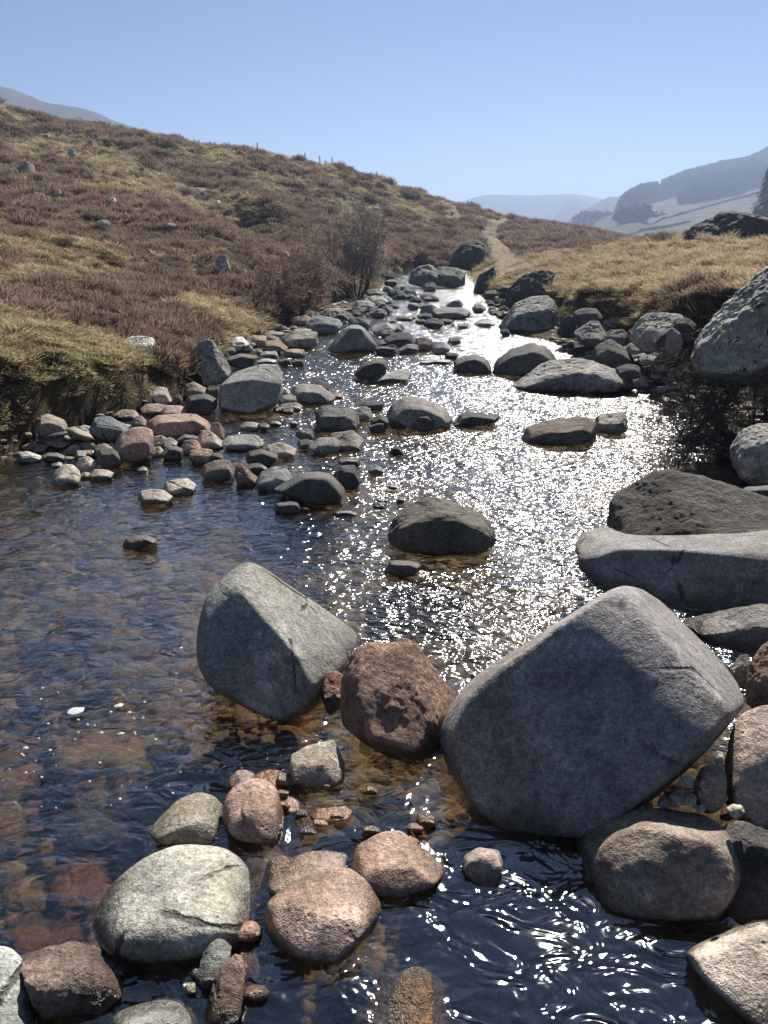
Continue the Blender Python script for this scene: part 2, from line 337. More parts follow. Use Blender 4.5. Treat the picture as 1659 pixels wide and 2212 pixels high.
def barh(X, Y):
    o_ = 0
    for L_, w_ in ((BAR, .34), (BAR2, .5)):
        b = np.full(len(X), 1e9)
        for p, q_ in zip(L_, L_[1:]):
            dx, dy = q_.x-p.x, q_.y-p.y; t = np.clip(((X-p.x)*dx+(Y-p.y)*dy)/(dx*dx+dy*dy), 0, 1); b = np.minimum(b, np.hypot(X-p.x-t*dx, Y-p.y-t*dy))
        o_ = np.maximum(o_, np.exp(-(b/w_)**2))
    return o_
def ground(X, Y, lumps=True):
    X = np.asarray(X, float); Y = np.asarray(Y, float); sd = shore(X, Y); z = np.maximum(land_ctrl(X, Y), -.02+np.where(np.hypot(X, Y) < 60, .12, -20))
    rr = np.hypot(X, Y)
    if lumps:
        k = np.clip(rr/20, .5, 2.2)
        z = z+(.20*np.abs(noise(xy0(X, Y, 1.3, 2.)))+.08*fbm(xy0(X, Y, 2.6), 3))*np.minimum(k, 1.4)*sstep(.1, .8, sd)+.17*fbm(xy0(X, Y, .38, 3.), 4)*k*sstep(6, 14, rr)+.35*fbm(xy0(X, Y, .06, 9.), 3)*sstep(25, 60, rr)
    wob = .12*noise(xy0(X, Y, 2.1, 5.))
    ow = strip_w(X, Y); s = sstep(-.02, .34, sd+wob-ow)
    bed = -.09-.26*sstep(0, 1.3, -sd)+.05*fbm(xy0(X, Y, 2.2, 1.), 3)
    bed = bed+.30*barh(X, Y)*(bed < -.08); bed = np.where(sd > 0, np.minimum(.02+.13*sd, .16)+.4*(bed+.09), bed)
    return bed*(1-s)+z*s, sd
def ground1(x, y): return float(ground(np.array([x]), np.array([y]), False)[0][0])
def hit(px, py, floor=0.):
    """where the sight line through a photo point meets water or land"""
    d = ray(px, py); t = np.geomspace(1.2, 130, 900); X = d.x*t; Y = d.y*t; Z = H+d.z*t
    g = np.maximum(ground(X, Y, False)[0], floor); k = np.argmax(Z < g)
    if Z[k] >= g[k]: k = len(t)-1
    return Vector((X[k], Y[k], g[k]))

rows = np.concatenate([np.geomspace(.5, 40, 560), np.geomspace(40, 150, 200)[1:], np.geomspace(150, 5200, 50)[1:]])
fa = np.radians(np.linspace(-36, 36, 620)); ba = np.radians(np.linspace(36, 324, 90))[1:-1]
az = np.concatenate([fa, ba]); A_, R_ = np.meshgrid(az, rows)
X = (R_*np.sin(A_)).ravel(); Y = (R_*np.cos(A_)).ravel(); Z, sd = ground(X, Y)
nr, nc = len(rows), len(az); ii = np.arange(nr*nc).reshape(nr, nc); jj = np.roll(ii, -1, 1)
Q = np.stack([ii[:-1], jj[:-1], jj[1:], ii[1:]], -1).reshape(-1, 4)
c0 = len(X); X = np.append(X, 0.); Y = np.append(Y, 0.); Z = np.append(Z, -.3)
me = mesh_np('ground', np.stack([X, Y, Z], 1), Q)
cv = cover(X, Y); bedm = sstep(.25, .05, np.append(sd, -1)-strip_w(X, Y)) * (np.hypot(X, Y) < 60)
ca = me.color_attributes.new('cover', 'FLOAT_COLOR', 'POINT')
ca.data.foreach_set('color', np.stack([cv[:, 0], cv[:, 1], bedm, np.ones(len(X))], 1).astype(np.float32).ravel())
g = link('ground', me, M['ground']); tag(g, kind='structure')

# water sheet
wr = np.geomspace(.5, 42, 640); wa = np.radians(np.linspace(-62, 62, 680)); A_, R_ = np.meshgrid(wa, wr)
X = (R_*np.sin(A_)).ravel(); Y = (R_*np.cos(A_)).ravel(); sd = shore(X, Y); rr = R_.ravel()
lively = sstep(-1.7, .1, X-.06*Y+.35*noise(xy0(X, Y, .8)))*sstep(2.0, 2.9, rr)
lively = np.maximum(lively, sstep(5.5, 8, rr)*sstep(-3.6, -1.6, X+.05*Y)*.9); lively = lively*(1-.42*sstep(8, 14, rr))
fade = sstep(45, 12, rr)
wv = fbm(np.stack([X*1.6+.06*Y+.6*noise(xy0(X, Y, 1.1)), Y*1.7, 0*X], 1), 4, .55)
lively = lively-.26*sstep(2.3, 1.9, rr)*sstep(-.1, .2, X)
Z = (.013+.010*lively)*(1-.55*sstep(2.3, 1.9, rr)*sstep(-.1, .2, X))*wv*(.4+.6*fade)+.004*fbm(xy0(X, Y, 9), 3, .5)*(.35+.8*lively)
Z += .02*np.exp(-((X+.15-.04*Y)**2/.5+(Y-4.6)**2/.1))
ii = np.arange(len(X)).reshape(R_.shape)
Q = np.stack([ii[:-1, :-1], ii[:-1, 1:], ii[1:, 1:], ii[1:, :-1]], -1).reshape(-1, 4)
Q = Q[sd[Q].min(1) < .5]; used = np.unique(Q); mp = np.zeros(len(X), int); mp[used] = np.arange(len(used))
me = mesh_np('stream_water', np.stack([X, Y, Z], 1)[used], mp[Q])
at = me.attributes.new('lively', 'FLOAT', 'POINT'); at.data.foreach_set('value', lively[used].astype(np.float32))
wt = link('stream_water', me, M['water']); tag(wt, kind='structure')

# hills: lofts between a far crest line and nearer foot line
def loft(name, crest, foot, rc, rf, zf, m, nn=120, seed=0, amp=1.):
    cx = np.array(crest, float); fx = np.array(foot, float); T = np.linspace(0, 1, nn); K = 46
    def samp(a):
        s = np.concatenate([[0], np.cumsum(np.hypot(*(np.diff(a, axis=0).T)))]); s /= s[-1]
        return np.stack([np.interp(T, s, a[:, k]) for k in range(a.shape[1])], 1)
    c = samp(cx); f = samp(fx); V = []
    top = np.array([at_r(p[0], p[1], p[2] if len(p) > 2 else rc) for p in c]); bot = np.array([at_r(p[0], 560, rf if len(p) < 3 else p[2]) for p in f]); bot[:, 2] = zf
    for k in range(K):
        t = k/(K-1); prof = t; P = bot*(1-t)+top*t; P[:, 2] = bot[:, 2]+(top[:, 2]-bot[:, 2])*(prof**1.15)
        if 0 < k < K-1: P[:, 2] += amp*fbm(np.stack([P[:, 0]*.012, P[:, 1]*.012, 0*P[:, 0]+seed], 1), 4)*math.sin(math.pi*t)*8
        if k == K-1: P[:, 2] += amp*.8*fbm(np.stack([P[:, 0]*.05, P[:, 1]*.05, 0*P[:, 0]+seed], 1), 3)
        V.append(P)
    bk = top.copy(); bk[:, :2] *= 1.35; bk[:, 2] = zf-5; V.append(bk)
    V = np.concatenate(V); ii = np.arange(len(V)).reshape(-1, nn)
    Q = np.stack([ii[:-1, :-1], ii[:-1, 1:], ii[1:, 1:], ii[1:, :-1]], -1).reshape(-1, 4)
    o = link(name, mesh_np(name, V, Q), m); tag(o, kind='structure'); return V.reshape(-1, nn, 3)
loft('distant_hill', [(940,455),(985,438),(1045,421),(1100,421),(1160,422),(1230,419),(1262,422),(1300,430),(1400,455),(1500,520)], [(860,540),(1600,540)], 1500, 1050, -8, M['far_hill'], amp=1.2, seed=1)
loft('distant_hill', [(1100,520),(1160,495),(1190,475),(1225,437),(1250,432),(1280,445),(1320,470),(1420,500)], [(1080,540),(1450,540)], 1200, 850, -8, M['far_hill'], amp=1, seed=2)
loft('distant_hill', [(1180,510),(1210,482),(1250,463),(1290,437),(1315,424),(1345,424),(1400,420),(1500,410)], [(1150,540),(1500,540)], 950, 650, -8, M['far_hill'], amp=1, seed=3)
HV = loft('valley_hill', [(1250,510,490),(1290,478,540),(1333,452,580),(1345,438,620),(1385,415,660),(1420,410,690),(1480,386,720),(1560,365,760),(1620,353,790),(1660,333,820),(1760,300,850),(1900,260,850),(2100,230,850)], [(1180,540,260),(2200,540,260)], 1000, 260, -8, M['field_hill'], amp=.6, seed=4)
loft('left_hill', [(-900,60),(-500,100),(-150,165),(0,186),(30,192),(60,205),(100,222),(170,232),(200,240),(262,268),(330,285),(420,306),(560,345),(800,420)], [(-1200,540),(900,540)], 620, 300, -8, M['far_hill'], amp=.5, seed=5)
# ------------------------------------------------------------------ rocks
ICO = {}
def ico(n):
    if n not in ICO:
        bm = bmesh.new(); bmesh.ops.create_icosphere(bm, subdivisions=n, radius=1)
        ICO[n] = (np.array([v.co[:] for v in bm.verts]), np.array([[v.index for v in f.verts] for f in bm.faces])); bm.free()
        v = ICO[n][0]; ICO[n] = (v/np.linalg.norm(v, axis=1)[:, None], ICO[n][1])
    return ICO[n]
def hull_planes(P, ded=.95):
    bm = bmesh.new(); [bm.verts.new(p) for p in P]; bm.verts.ensure_lookup_table()
    bmesh.ops.convex_hull(bm, input=bm.verts[:]); bm.normal_update(); res = []
    for f in bm.faces:
        n = np.array(f.normal[:]); d = float(n@np.array(f.verts[0].co[:]))
        if f.calc_area() < 1e-6: continue
        if d < 0: n, d = -n, -d
        for r_ in res:
            if r_[0]@n > ded: r_[1] = .5*(r_[1]+d); break
        else: res.append([n, max(d, .06)])
    bm.free(); return np.array([r_[0] for r_ in res]), np.array([r_[1] for r_ in res])
COLS = dict(G=(0.254,0.242,0.224), G2=(0.307,0.295,0.271), D=(.10,.094,.088), DB=(.115,.095,.078), B=(0.260,0.206,0.165), P=(0.401,0.295,0.242), PB=(0.378,0.260,0.201),
            T=(0.496,0.425,0.342), L=(0.354,0.342,0.313), GG=(0.319,0.336,0.295), R=(0.354,0.201,0.142), RR=(.31,.205,.145), A=(.52,.31,.10), Y=(.62,.46,.13), W=(0.802,0.779,0.708), O=(0.425,0.224,0.106), GP=(0.319,0.295,0.254), BL=(0.177,0.183,0.189))
FR = dict(A=(0,132.7,.5), B=(829.5,265.4,.5), C=(0,630.4,.5), D=(829.5,663.6,.5), E=(0,1128,.5), F=(829.5,1128,.5), G=(0,1592.6,.5), H=(829.5,1592.6,.5),
          I=(431.3,597.2,.26), J=(1227.7,630.4,.26), K=(1227.7,298.6,.26), L=(0,1559.5,.295), N=(0,0,1))
SEED = [100]
def rock(fr, shape, col='G', mat='smooth', label='', name='rock', t=.8, lit=.3, p=11, n=.05, z=None, r=None, lvl=None, group=None, ridge=None, cat=None, sink=0., nf=1., seed=None, rot=0):
    if ridge is None and lit < .6: lit = lit+.07
    SEED[0] += 1; rs = np.random.RandomState(SEED[0] if seed is None else seed)
    ox, oy, k = FR[fr]
    if isinstance(shape, tuple) and not isinstance(shape[0], tuple):
        x0, y0, x1, y1 = shape; m = rs.randint(6, 9); an = (np.arange(m)+rs.uniform(-.3, .3, m))*2*np.pi/m+rs.uniform(0, 6)
        e = 2.6; ca, sa = np.cos(an), np.sin(an); q_ = (np.abs(ca)**e+np.abs(sa)**e)**(-1/e)*rs.uniform(.86, 1.02, m)
        ol = np.stack([(x0+x1)/2+ca*q_*(x1-x0)/2, (y0+y1)/2+sa*q_*(y1-y0)/2], 1)
        bb = np.array([x0, y0, x1, y1], float)*k+[ox, oy, ox, oy]; dj = rs.uniform(-.1, .1, m)
        ol = ol*k+[ox, oy]
        mn, mx = ol.min(0), ol.max(0); ol = bb[:2]+(ol-mn)/(mx-mn)*(bb[2:]-bb[:2])
    else:
        ol = np.array([s[:2] for s in shape], float)*k+[ox, oy]; dj = np.array([(s[2] if len(s) > 2 else 0.) for s in shape])
        bb = np.concatenate([ol.min(0), ol.max(0)])
    xc = (bb[0]+bb[2])/2; yc = (bb[1]+bb[3])/2
    if r is not None: G_ = at_r(xc, bb[3], r)
    elif z is not None: G_ = on_water(xc, bb[3], z)
    else: G_ = hit(xc, bb[3])
    wv_ = ray(xc, yc); u_ = Vector((wv_.y, -wv_.x, 0)).normalized(); v_ = u_.cross(wv_)
    sG = (G_-CAM).dot(wv_)
    Wd = (bb[2]-bb[0])/F*sG/ (ray(CX, CY).dot(wv_) if False else 1.0)
    Wm = min(Wd, 1.6*(bb[3]-bb[1])/F*sG)*.5+Wd*.5
    T = t*Wm; s0 = sG+T*.5*.85
    def up(x, y, s): d = ray(x, y); return np.array(CAM+d*(s/d.dot(wv_)))
    pts = [up(x, y, s0+d*T) for (x, y), d in zip(ol, dj)]
    h = bb[3]-bb[1]
    fy = bb[1]+lit*h
    for (x, y) in ol:
        pts.append(up(xc+(x-xc)*(.74+.1*rs.rand()), fy+(y-bb[1])*(1-lit)*.95, s0-T*.5*(.85+.15*rs.rand())))
        pts.append(up(xc+(x-xc)*.66, bb[1]+.14*h+(y-bb[1])*.72, s0+T*.5*(.8+.2*rs.rand())))
    if ridge is not None:
        pts = [up(x, y, s0+d*T) for (x, y), d in zip(ol, dj)]
        pts += [up(x*k+ox, y*k+oy, s0+d*T) for x, y, d in ridge]
        for (x, y) in ol: pts.append(up(xc+(x-xc)*.6, bb[1]+.2*h+(y-bb[1])*.7, s0+T*.5))
    P = np.array(pts); c = P.mean(0); B_ = np.array([u_, v_, wv_]); L_ = (P-c)@B_.T
    c_off = (L_.max(0)+L_.min(0))/2; L_ = L_-c_off; ext = (L_.max(0)-L_.min(0))/2; Ln = L_/ext
    p = p*2.2; N_, d_ = hull_planes(Ln, .95 if ridge is None else .9995); p = p*(1.3 if ridge is not None else 1)
    pxw = (bb[2]-bb[0])
    if lvl is None: lvl = 7 if pxw > 300 else 6 if pxw > 90 else 5 if pxw > 22 else 4
    U, Fc = ico(lvl)
    dots = np.maximum(U@N_.T, 0)/d_; rad = (dots**p).sum(1)**(-1/p)
    V = U*rad[:, None]*ext
    size = float(np.cbrt(ext.prod()))
    sd_ = rs.uniform(0, 90); Q_ = V/size
    dn = n*fbm(Q_*.9+sd_, 3)+n*.28*fbm(Q_*3.2+sd_, 4)*nf
    if mat in ('rough', 'lichen'):
        f2 = fbm(Q_*2.4+sd_+5, 5, .55); dn = dn+nf*(.03*np.abs(f2)-.012)+.018*nf*fbm(Q_*9+sd_, 3)
        if mat == 'rough': dn = dn-.05*nf*np.abs(noise(Q_*1.7+sd_+9))
    V = V*(1+dn*size/np.maximum(np.linalg.norm(V, axis=1), 1e-6))[:, None]
    Wp = (V+c_off)@B_+c
    # fit what stands above its base to the outline's box
    zb = G_.z-.03
    for it in range(4):
        pr = project(Wp); vis = (Wp[:, 2] > zb); pv = pr[vis] if vis.sum() > 20 else pr
        a, b_ = pv.min(0), pv.max(0); 
        if bb[3] > 2212 or bb[0] < 0 or bb[2] > 1659: b_ = np.maximum(b_, pr.max(0))
        sx = np.clip((bb[2]-bb[0])/(b_[0]-a[0]), .7, 1.4); 
        Lc = (Wp-c)@B_.T; ce = (pr.max(0)+pr.min(0))/2
        cx_ = (a[0]+b_[0])/2; dxm = (xc-cx_)/F*sG
        Lc[:, 0] = Lc[:, 0]*sx+dxm
        topv = Lc[:, 1].max(); lowv = Lc[vis, 1].min() if vis.sum() > 20 else Lc[:, 1].min()
        dt = (a[1]-bb[1])/F*sG
        sy = np.clip((topv+dt-lowv)/(topv-lowv), .7, 1.4)
        Lc[:, 1] = lowv+(Lc[:, 1]-lowv)*sy
        Wp = Lc@B_+c
    if sink: Wp[:, 2] -= sink
    cen = (Wp.max(0)+Wp.min(0))/2; base = np.array([cen[0], cen[1], max(Wp[:, 2].min(), G_.z-.05)])
    o = link(name, mesh_np(name, Wp-base, Fc[:, ::-1]), M[mat], loc=base)
    cc = np.array(COLS[col])*rs.uniform(.88, 1.12)*(1+rs.uniform(-.04, .04, 3)); o.color = (*cc, 1)
    tag(o, label, cat or name.replace('_', ' '), group); return o
# ------------------------------------------------------------------ the big rocks of the near bank
Bd = 'boulder'
rock('F', ((240,930,-.1),(265,850,-.05),(320,740),(430,640),(560,560,.1),(720,470,.1),(850,370,.15),(960,300,.1),(1030,275,.1),(1110,285,.3),(1200,345,.5),(1290,440,.5),(1390,540,.5),(1480,620,.5),(1540,720,.45),(1555,800,.3),(1520,850,.1),(1440,960),(1340,1060),(1240,1150),(1100,1195),(1040,1290),(870,1409),(700,1400),(480,1379),(380,1309),(290,1129),(250,1020)),
     'G', 'smooth', 'largest grey boulder with a pointed top and a pale sunlit flank', Bd, t=.62, p=22, n=.02,
     ridge=[(1035,298,-.12),(1120,390,-.2),(1210,500,-.28),(1320,630,-.34),(1450,760,-.36),(1530,815,-.2),(960,320,-.22),(850,400,-.3),(720,500,-.32),(560,600,-.35),(430,690,-.35),(330,800,-.38),(300,950,-.42),(380,1200,-.45),(500,1330,-.45),(860,1380,-.45),(1060,1240,-.48),(1280,1050,-.48),(1430,920,-.45)], seed=3)
rock('E', ((960,250),(1000,210),(1055,175),(1080,173),(1130,190,.1),(1200,245,.25),(1290,310,.4),(1400,385,.45),(1530,475,.45),(1545,510,.4),(1520,590,.2),(1400,700,.0),(1365,830,-.1),(1220,888,-.1),(1100,840,-.1),(980,770),(900,710),(850,610),(848,520),(870,400),(900,300)),
     'G', 'smooth', 'wedge-shaped grey boulder standing in water, dark front and pale sloping side', Bd, t=.8, p=20, n=.02,
     ridge=[(985,272,-.2),(1040,300,-.28),(1110,385,-.36),(1200,490,-.42),(1290,600,-.45),(1340,700,-.42),(1325,800,-.38),(930,320,-.15),(880,450,-.28),(870,600,-.35),(930,700,-.42),(1000,760,-.45),(1110,820,-.45),(1210,860,-.45)], seed=5)
rock('N', ((735,1500),(745,1450),(762,1405),(790,1388),(845,1386),(900,1392),(930,1440,.1),(965,1475,.2),(985,1500,.2),(972,1560),(955,1640),(900,1668),(840,1650),(770,1600),(735,1570)),
     'RR', 'rough', 'rough reddish boulder wedged between the two largest grey boulders', Bd, t=.8, p=20, n=.05, nf=.75,
     ridge=[(780,1420,-.2),(770,1500,-.4),(800,1600,-.5),(860,1440,-.15),(900,1500,-.28),(930,1560,-.35),(900,1630,-.5),(850,1560,-.42)], seed=8)
rock('N', (838,1377,908,1450), 'PB', 'rough', 'small rounded reddish stone perched on the rough reddish boulder', 'river_stone', t=.7, r=2.62, lit=.35, seed=11)
rock('N', ((692,1480),(700,1455),(725,1448),(742,1460),(738,1500),(730,1535),(705,1532),(694,1510)), 'R', 'rough', 'wet rust-red stone jammed between the wedge-shaped boulder and the reddish boulder', 'river_stone', t=1., lit=.6)
rock('G', ((1245,125),(1262,75),(1330,35),(1440,12),(1462,42),(1490,110),(1490,190),(1440,235),(1350,245),(1260,215)), 'T', 'smooth', 'small pale pointed stone in the water below the rough reddish boulder', 'river_stone', t=.8, p=18, n=.02, lit=.5,
     ridge=[(1262,110,-.3),(1330,125,-.4),(1400,120,-.42),(1480,140,-.2),(1270,190,-.45),(1380,225,-.48),(1460,200,-.4)])
rock('G', (988,140,1112,235), 'P', 'smooth', 'smooth pink stone tucked behind a rounded purplish stone', 'river_stone', t=1., lit=.8, n=.02)
rock('G', (1075,140,1240,225), 'O', 'smooth', 'wet orange stone with water spilling over it', 'river_stone', t=1., lit=.8, n=.02)
rock('G', ((962,330),(968,270),(1000,215),(1060,182),(1130,177),(1190,210),(1205,260),(1228,350),(1200,430),(1100,465),(1020,450),(975,400)), 'PB', 'smooth', 'rounded purplish-pink stone with a shaded front', 'river_stone', t=.9, p=9, n=.02, lit=.42)
rock('G', ((635,425),(700,340),(770,268),(860,238),(930,255),(968,295),(970,400),(935,475),(760,480),(660,455)), 'T', 'smooth', 'tan stone with a sunlit top and a left side sloping under water', 'river_stone', t=.9, p=12, n=.03, lit=.45)
rock('G', ((398,830),(420,740),(470,670),(540,590),(620,510),(700,475),(780,463),(870,475),(950,485),(1020,540),(1070,620),(1097,720),(1085,800),(1030,850),(940,910),(830,960),(700,985),(520,970),(430,910)), 'GP', 'smooth', 'large rounded speckled pale grey boulder low among the cobbles', Bd, t=.85, p=9, n=.03, lit=.55, seed=21)
rock('G', ((1140,780),(1170,700),(1250,640),(1330,590),(1430,557),(1520,570),(1590,620),(1642,700),(1646,780),(1610,850),(1530,940),(1450,1005),(1350,1015),(1260,980),(1180,900),(1145,840)), 'P', 'smooth', 'large smooth rounded pinkish-grey stone with a crisp shadow edge', Bd, t=.75, p=13, n=.015, lit=.3,
     ridge=[(1160,720,-.15),(1260,715,-.35),(1350,740,-.42),(1440,800,-.48),(1540,790,-.42),(1640,740,-.1),(1190,850,-.4),(1300,950,-.48),(1450,980,-.48),(1560,880,-.42)], seed=23)
rock('G', ((1138,640),(1160,600),(1220,550),(1300,505),(1350,490),(1440,495),(1500,515),(1495,560),(1400,640),(1300,690),(1160,700)), 'P', 'smooth', 'flattish salmon-pink stone behind the large smooth pinkish stone', 'river_stone', t=.9, lit=.6, p=10, n=.03)
rock('N', ((752,1882),(770,1825),(820,1798),(870,1794),(915,1828),(965,1882),(950,1906),(880,1945),(810,1935),(765,1912)), 'PB', 'smooth', 'pinkish-brown blunt wedge stone with a sloping sunlit back', 'river_stone', t=.8, p=14, n=.02, lit=.45)
rock('G', (1120,455,1330,700), 'B', 'bedded', 'wet olive-brown stone glistening under thin water', 'river_stone', t=1., lit=.6, sink=.05, p=8, n=.02)
rock('G', ((1338,330),(1370,308),(1440,305),(1500,298),(1522,315),(1480,335),(1440,360),(1420,380),(1350,375)), 'O', 'smooth', 'small wet russet stone amid sparkling ripples', 'river_stone', t=.8, lit=.5)
rock('G', (1200,225,1320,335), 'R', 'smooth', 'dark red stone just awash beside the rounded purplish stone', 'river_stone', t=1., lit=.7, sink=.02, n=.02)
rock('G', ((55,930),(90,900),(150,885),(280,880),(340,890),(430,930),(500,1000),(545,1110),(480,1180),(350,1210),(150,1200),(90,1100)), 'P', 'rough', 'rough red block with a pale sunlit top edge', 'river_stone', t=.7, p=22, n=.04, nf=1.1, lit=.28, seed=31)
rock('G', ((-190,1100),(-150,960),(-60,905),(20,900),(80,940),(125,1020),(155,1130),(165,1300),(120,1420),(-100,1420)), 'GG', 'smooth', 'pale grey-green oval boulder cut by the left edge', Bd, t=.8, p=9, n=.03, lit=.7, seed=33)
rock('G', ((480,1260),(490,1200),(560,1155),(650,1132),(740,1130),(810,1155),(855,1210),(870,1290),(800,1360),(560,1360)), 'GG', 'smooth', 'rounded grey-green boulder with a bright rim at the bottom edge', Bd, t=.8, p=8, n=.02, lit=.3, seed=35)
rock('G', (895,1218,1015,1300), 'GG', 'smooth', 'little pale green-grey stone at the very bottom edge', 'river_stone', t=.8, lit=.5)
rock('G', ((843,1060),(860,980),(890,910),(930,870),(965,872),(1000,900),(995,950),(950,985),(900,1040),(860,1100)), 'L', 'rough', 'pale creased elongated stone leaning on its brown twin', 'river_stone', t=.7, lit=.6, p=16, n=.05)
rock('G', ((880,1240),(900,1120),(930,1020),(1010,935),(1045,950),(1060,1020),(1050,1120),(1000,1240),(940,1300)), 'PB', 'rough', 'brown elongated stone with pale edges beside its creased twin', 'river_stone', t=.7, lit=.45, p=18, n=.05)
rock('G', (985,848,1165,1030), 'B', 'bedded', 'amber-brown stone awash behind the twin elongated stones', 'river_stone', t=1., lit=.7, sink=.03)
rock('G', (800,1058,850,1112), 'T', 'smooth', 'tiny tan pebble beside the twin elongated stones', 'pebble', t=.8, lit=.6)
rock('G', (830,990,862,1040), 'L', 'smooth', 'tiny pale sliver of stone above the tan pebble', 'pebble', t=.8, lit=.6)
rock('H', ((-90,1300),(-60,1160),(10,1090),(60,1010),(130,972),(200,985),(250,1040),(275,1120),(290,1240),(280,1330)), 'B', 'bedded', 'amber mossy rock breaking the dark water at the bottom edge', 'river_stone', t=.9, p=9, n=.05, lit=.9, sink=.015, seed=41)
rock('H', (338,475,515,650), 'B', 'smooth', 'small brownish stone half sunk below the largest boulder', 'river_stone', t=.7, lit=.2)
rock('H', ((828,480),(860,410),(930,360),(1010,325),(1100,315),(1260,305),(1400,330),(1500,400),(1570,500),(1575,640),(1520,740),(1400,780),(1200,800),(1070,790),(980,790),(900,770),(850,680),(830,570)), 'B', 'smooth', 'broad brown-grey boulder in shade beneath the largest boulder', Bd, t=.6, p=13, n=.06, lit=.12, seed=43)
rock('H', ((1420,400),(1500,360),(1640,380),(1760,440),(1800,600),(1740,720),(1600,800),(1450,830),(1400,700)), 'D', 'rough', 'dark jagged rock behind the broad brown-grey boulder', Bd, t=.6, p=16, n=.07, lit=.15)
rock('H', (1335,118,1482,330), 'B', 'smooth', 'upright oval stone between the largest boulder and the pink boulder', 'river_stone', t=.7, lit=.15, r=2.05)
rock('H', (1480,288,1560,350), 'T', 'smooth', 'small brown cobble under the pink boulder', 'cobble', r=1.98, lit=.2)
for i, b in enumerate([(1270,165,1340,222),(1180,250,1245,310),(1240,225,1300,300),(1290,240,1352,300),(1120,280,1165,315),(1430,60,1470,130),(1350,290,1392,325)]):
    rock('H', b, 'GP' if i != 4 else 'O', 'smooth', 'small broken stone in the gap beside the upright oval stone', 'cobble', r=2.02, lit=.3, group='broken stones in the gap')
rock('N', ((1565,1650),(1575,1590),(1600,1545),(1659,1523),(1740,1550),(1770,1680),(1720,1800),(1659,1812),(1600,1775),(1570,1710)), 'P', 'smooth', 'rounded pink boulder with a pale top at the right edge', Bd, t=.75, p=10, n=.03, lit=.32, r=2.1, seed=47)
rock('H', ((1295,945),(1340,900),(1420,860),(1540,820),(1659,790),(1780,800),(1860,1000),(1800,1300),(1640,1300),(1540,1238),(1420,1120),(1320,1020)), 'T', 'smooth', 'pale sandy boulder filling the bottom right corner', Bd, t=.7, p=14, n=.05, lit=.6,
     ridge=[(1320,940,-.3),(1400,950,-.4),(1500,1060,-.44),(1600,1180,-.46),(1400,1060,-.48),(1640,1280,-.48)], seed=49)
rock('F', ((1300,432),(1400,400),(1500,385),(1575,372),(1632,352),(1720,370),(1780,480),(1700,590),(1600,640),(1520,640),(1440,560),(1360,490)), 'G2', 'rough', 'low grey slab with a ragged edge behind the largest boulder', Bd, t=.6, p=18, lit=.25, n=.05, nf=.6, r=3.35)
rock('F', (1500,570,1600,730), 'G', 'rough', 'small dark grey wedge between the low slab and the largest boulder', 'river_stone', t=.6, lit=.3, r=2.95)
rock('F', ((1560,700),(1590,600),(1640,530),(1720,500),(1820,560),(1840,780),(1740,860),(1600,830),(1560,780)), 'RR', 'rough', 'pinkish-grey pitted boulder above the rounded pink boulder', Bd, t=.6, lit=.4, r=2.8)
# the broad lichen slab and its neighbours
rock('D', ((825,1060),(838,1010),(880,965,.1),(980,940,.2),(1150,915,.3),(1400,890,.4),(1660,860,.5),(1900,860,.5),(1960,1000,.3),(1900,1260),(1700,1330),(1500,1420),(1300,1420),(1060,1340),(900,1250),(840,1180)), 'G', 'smooth', 'broad grey slab with a lit pale top and dark front face', Bd, t=.75, p=24, n=.02,
     ridge=[(850,1085,-.3),(930,1080,-.4),(1010,1050,-.42),(1150,1045,-.42),(1260,1070,-.44),(1330,1062,-.44),(1450,1085,-.44),(1560,1110,-.44),(1700,1100,-.44),(1850,1080,-.4),(850,1180,-.35),(950,1270,-.48),(1150,1350,-.5),(1400,1400,-.5),(1700,1300,-.48)], r=3.75, seed=51, nf=.7)
rock('D', ((960,950),(1040,820),(1100,750),(1160,712),(1250,700),(1340,712),(1400,745),(1450,800),(1540,825),(1620,850),(1760,860),(1780,1090),(1500,1090),(1200,1060),(1010,1010),(960,960)), 'DB', 'rough', 'humped dark-streaked rock rising behind the broad slab', Bd, t=.9, p=10, n=.05, lit=.85, r=4.2, seed=53, nf=.6)
rock('D', ((1495,650),(1500,590),(1540,530),(1620,500),(1740,500),(1830,600),(1820,740),(1740,790),(1600,780),(1530,730)), 'G2', 'lichen', 'dark boulder with a whitish rim at the right edge beside the twiggy shrub', Bd, t=.8, p=14, n=.04, lit=.25, r=5.2, seed=55)
rock('D', (1520,770,1760,880), 'D', 'smooth', 'low black rock under the white-rimmed boulder', 'river_stone', t=.7, lit=.1, r=4.8)
rock('B', ((1325,1030),(1345,950),(1400,870),(1480,795),(1560,715),(1660,635),(1780,590),(1900,680),(1950,900),(1850,1130),(1640,1160),(1450,1130),(1350,1090)), 'G2', 'lichen', 'huge leaning lichen-covered rock at the right edge by the turf bank', Bd, t=.8, p=15, n=.06,
     ridge=[(1360,990,-.3),(1430,960,-.4),(1500,900,-.42),(1600,830,-.42),(1700,740,-.4),(1400,1090,-.45),(1600,1080,-.5),(1800,1000,-.5)], r=6.6, seed=57, nf=1.4)
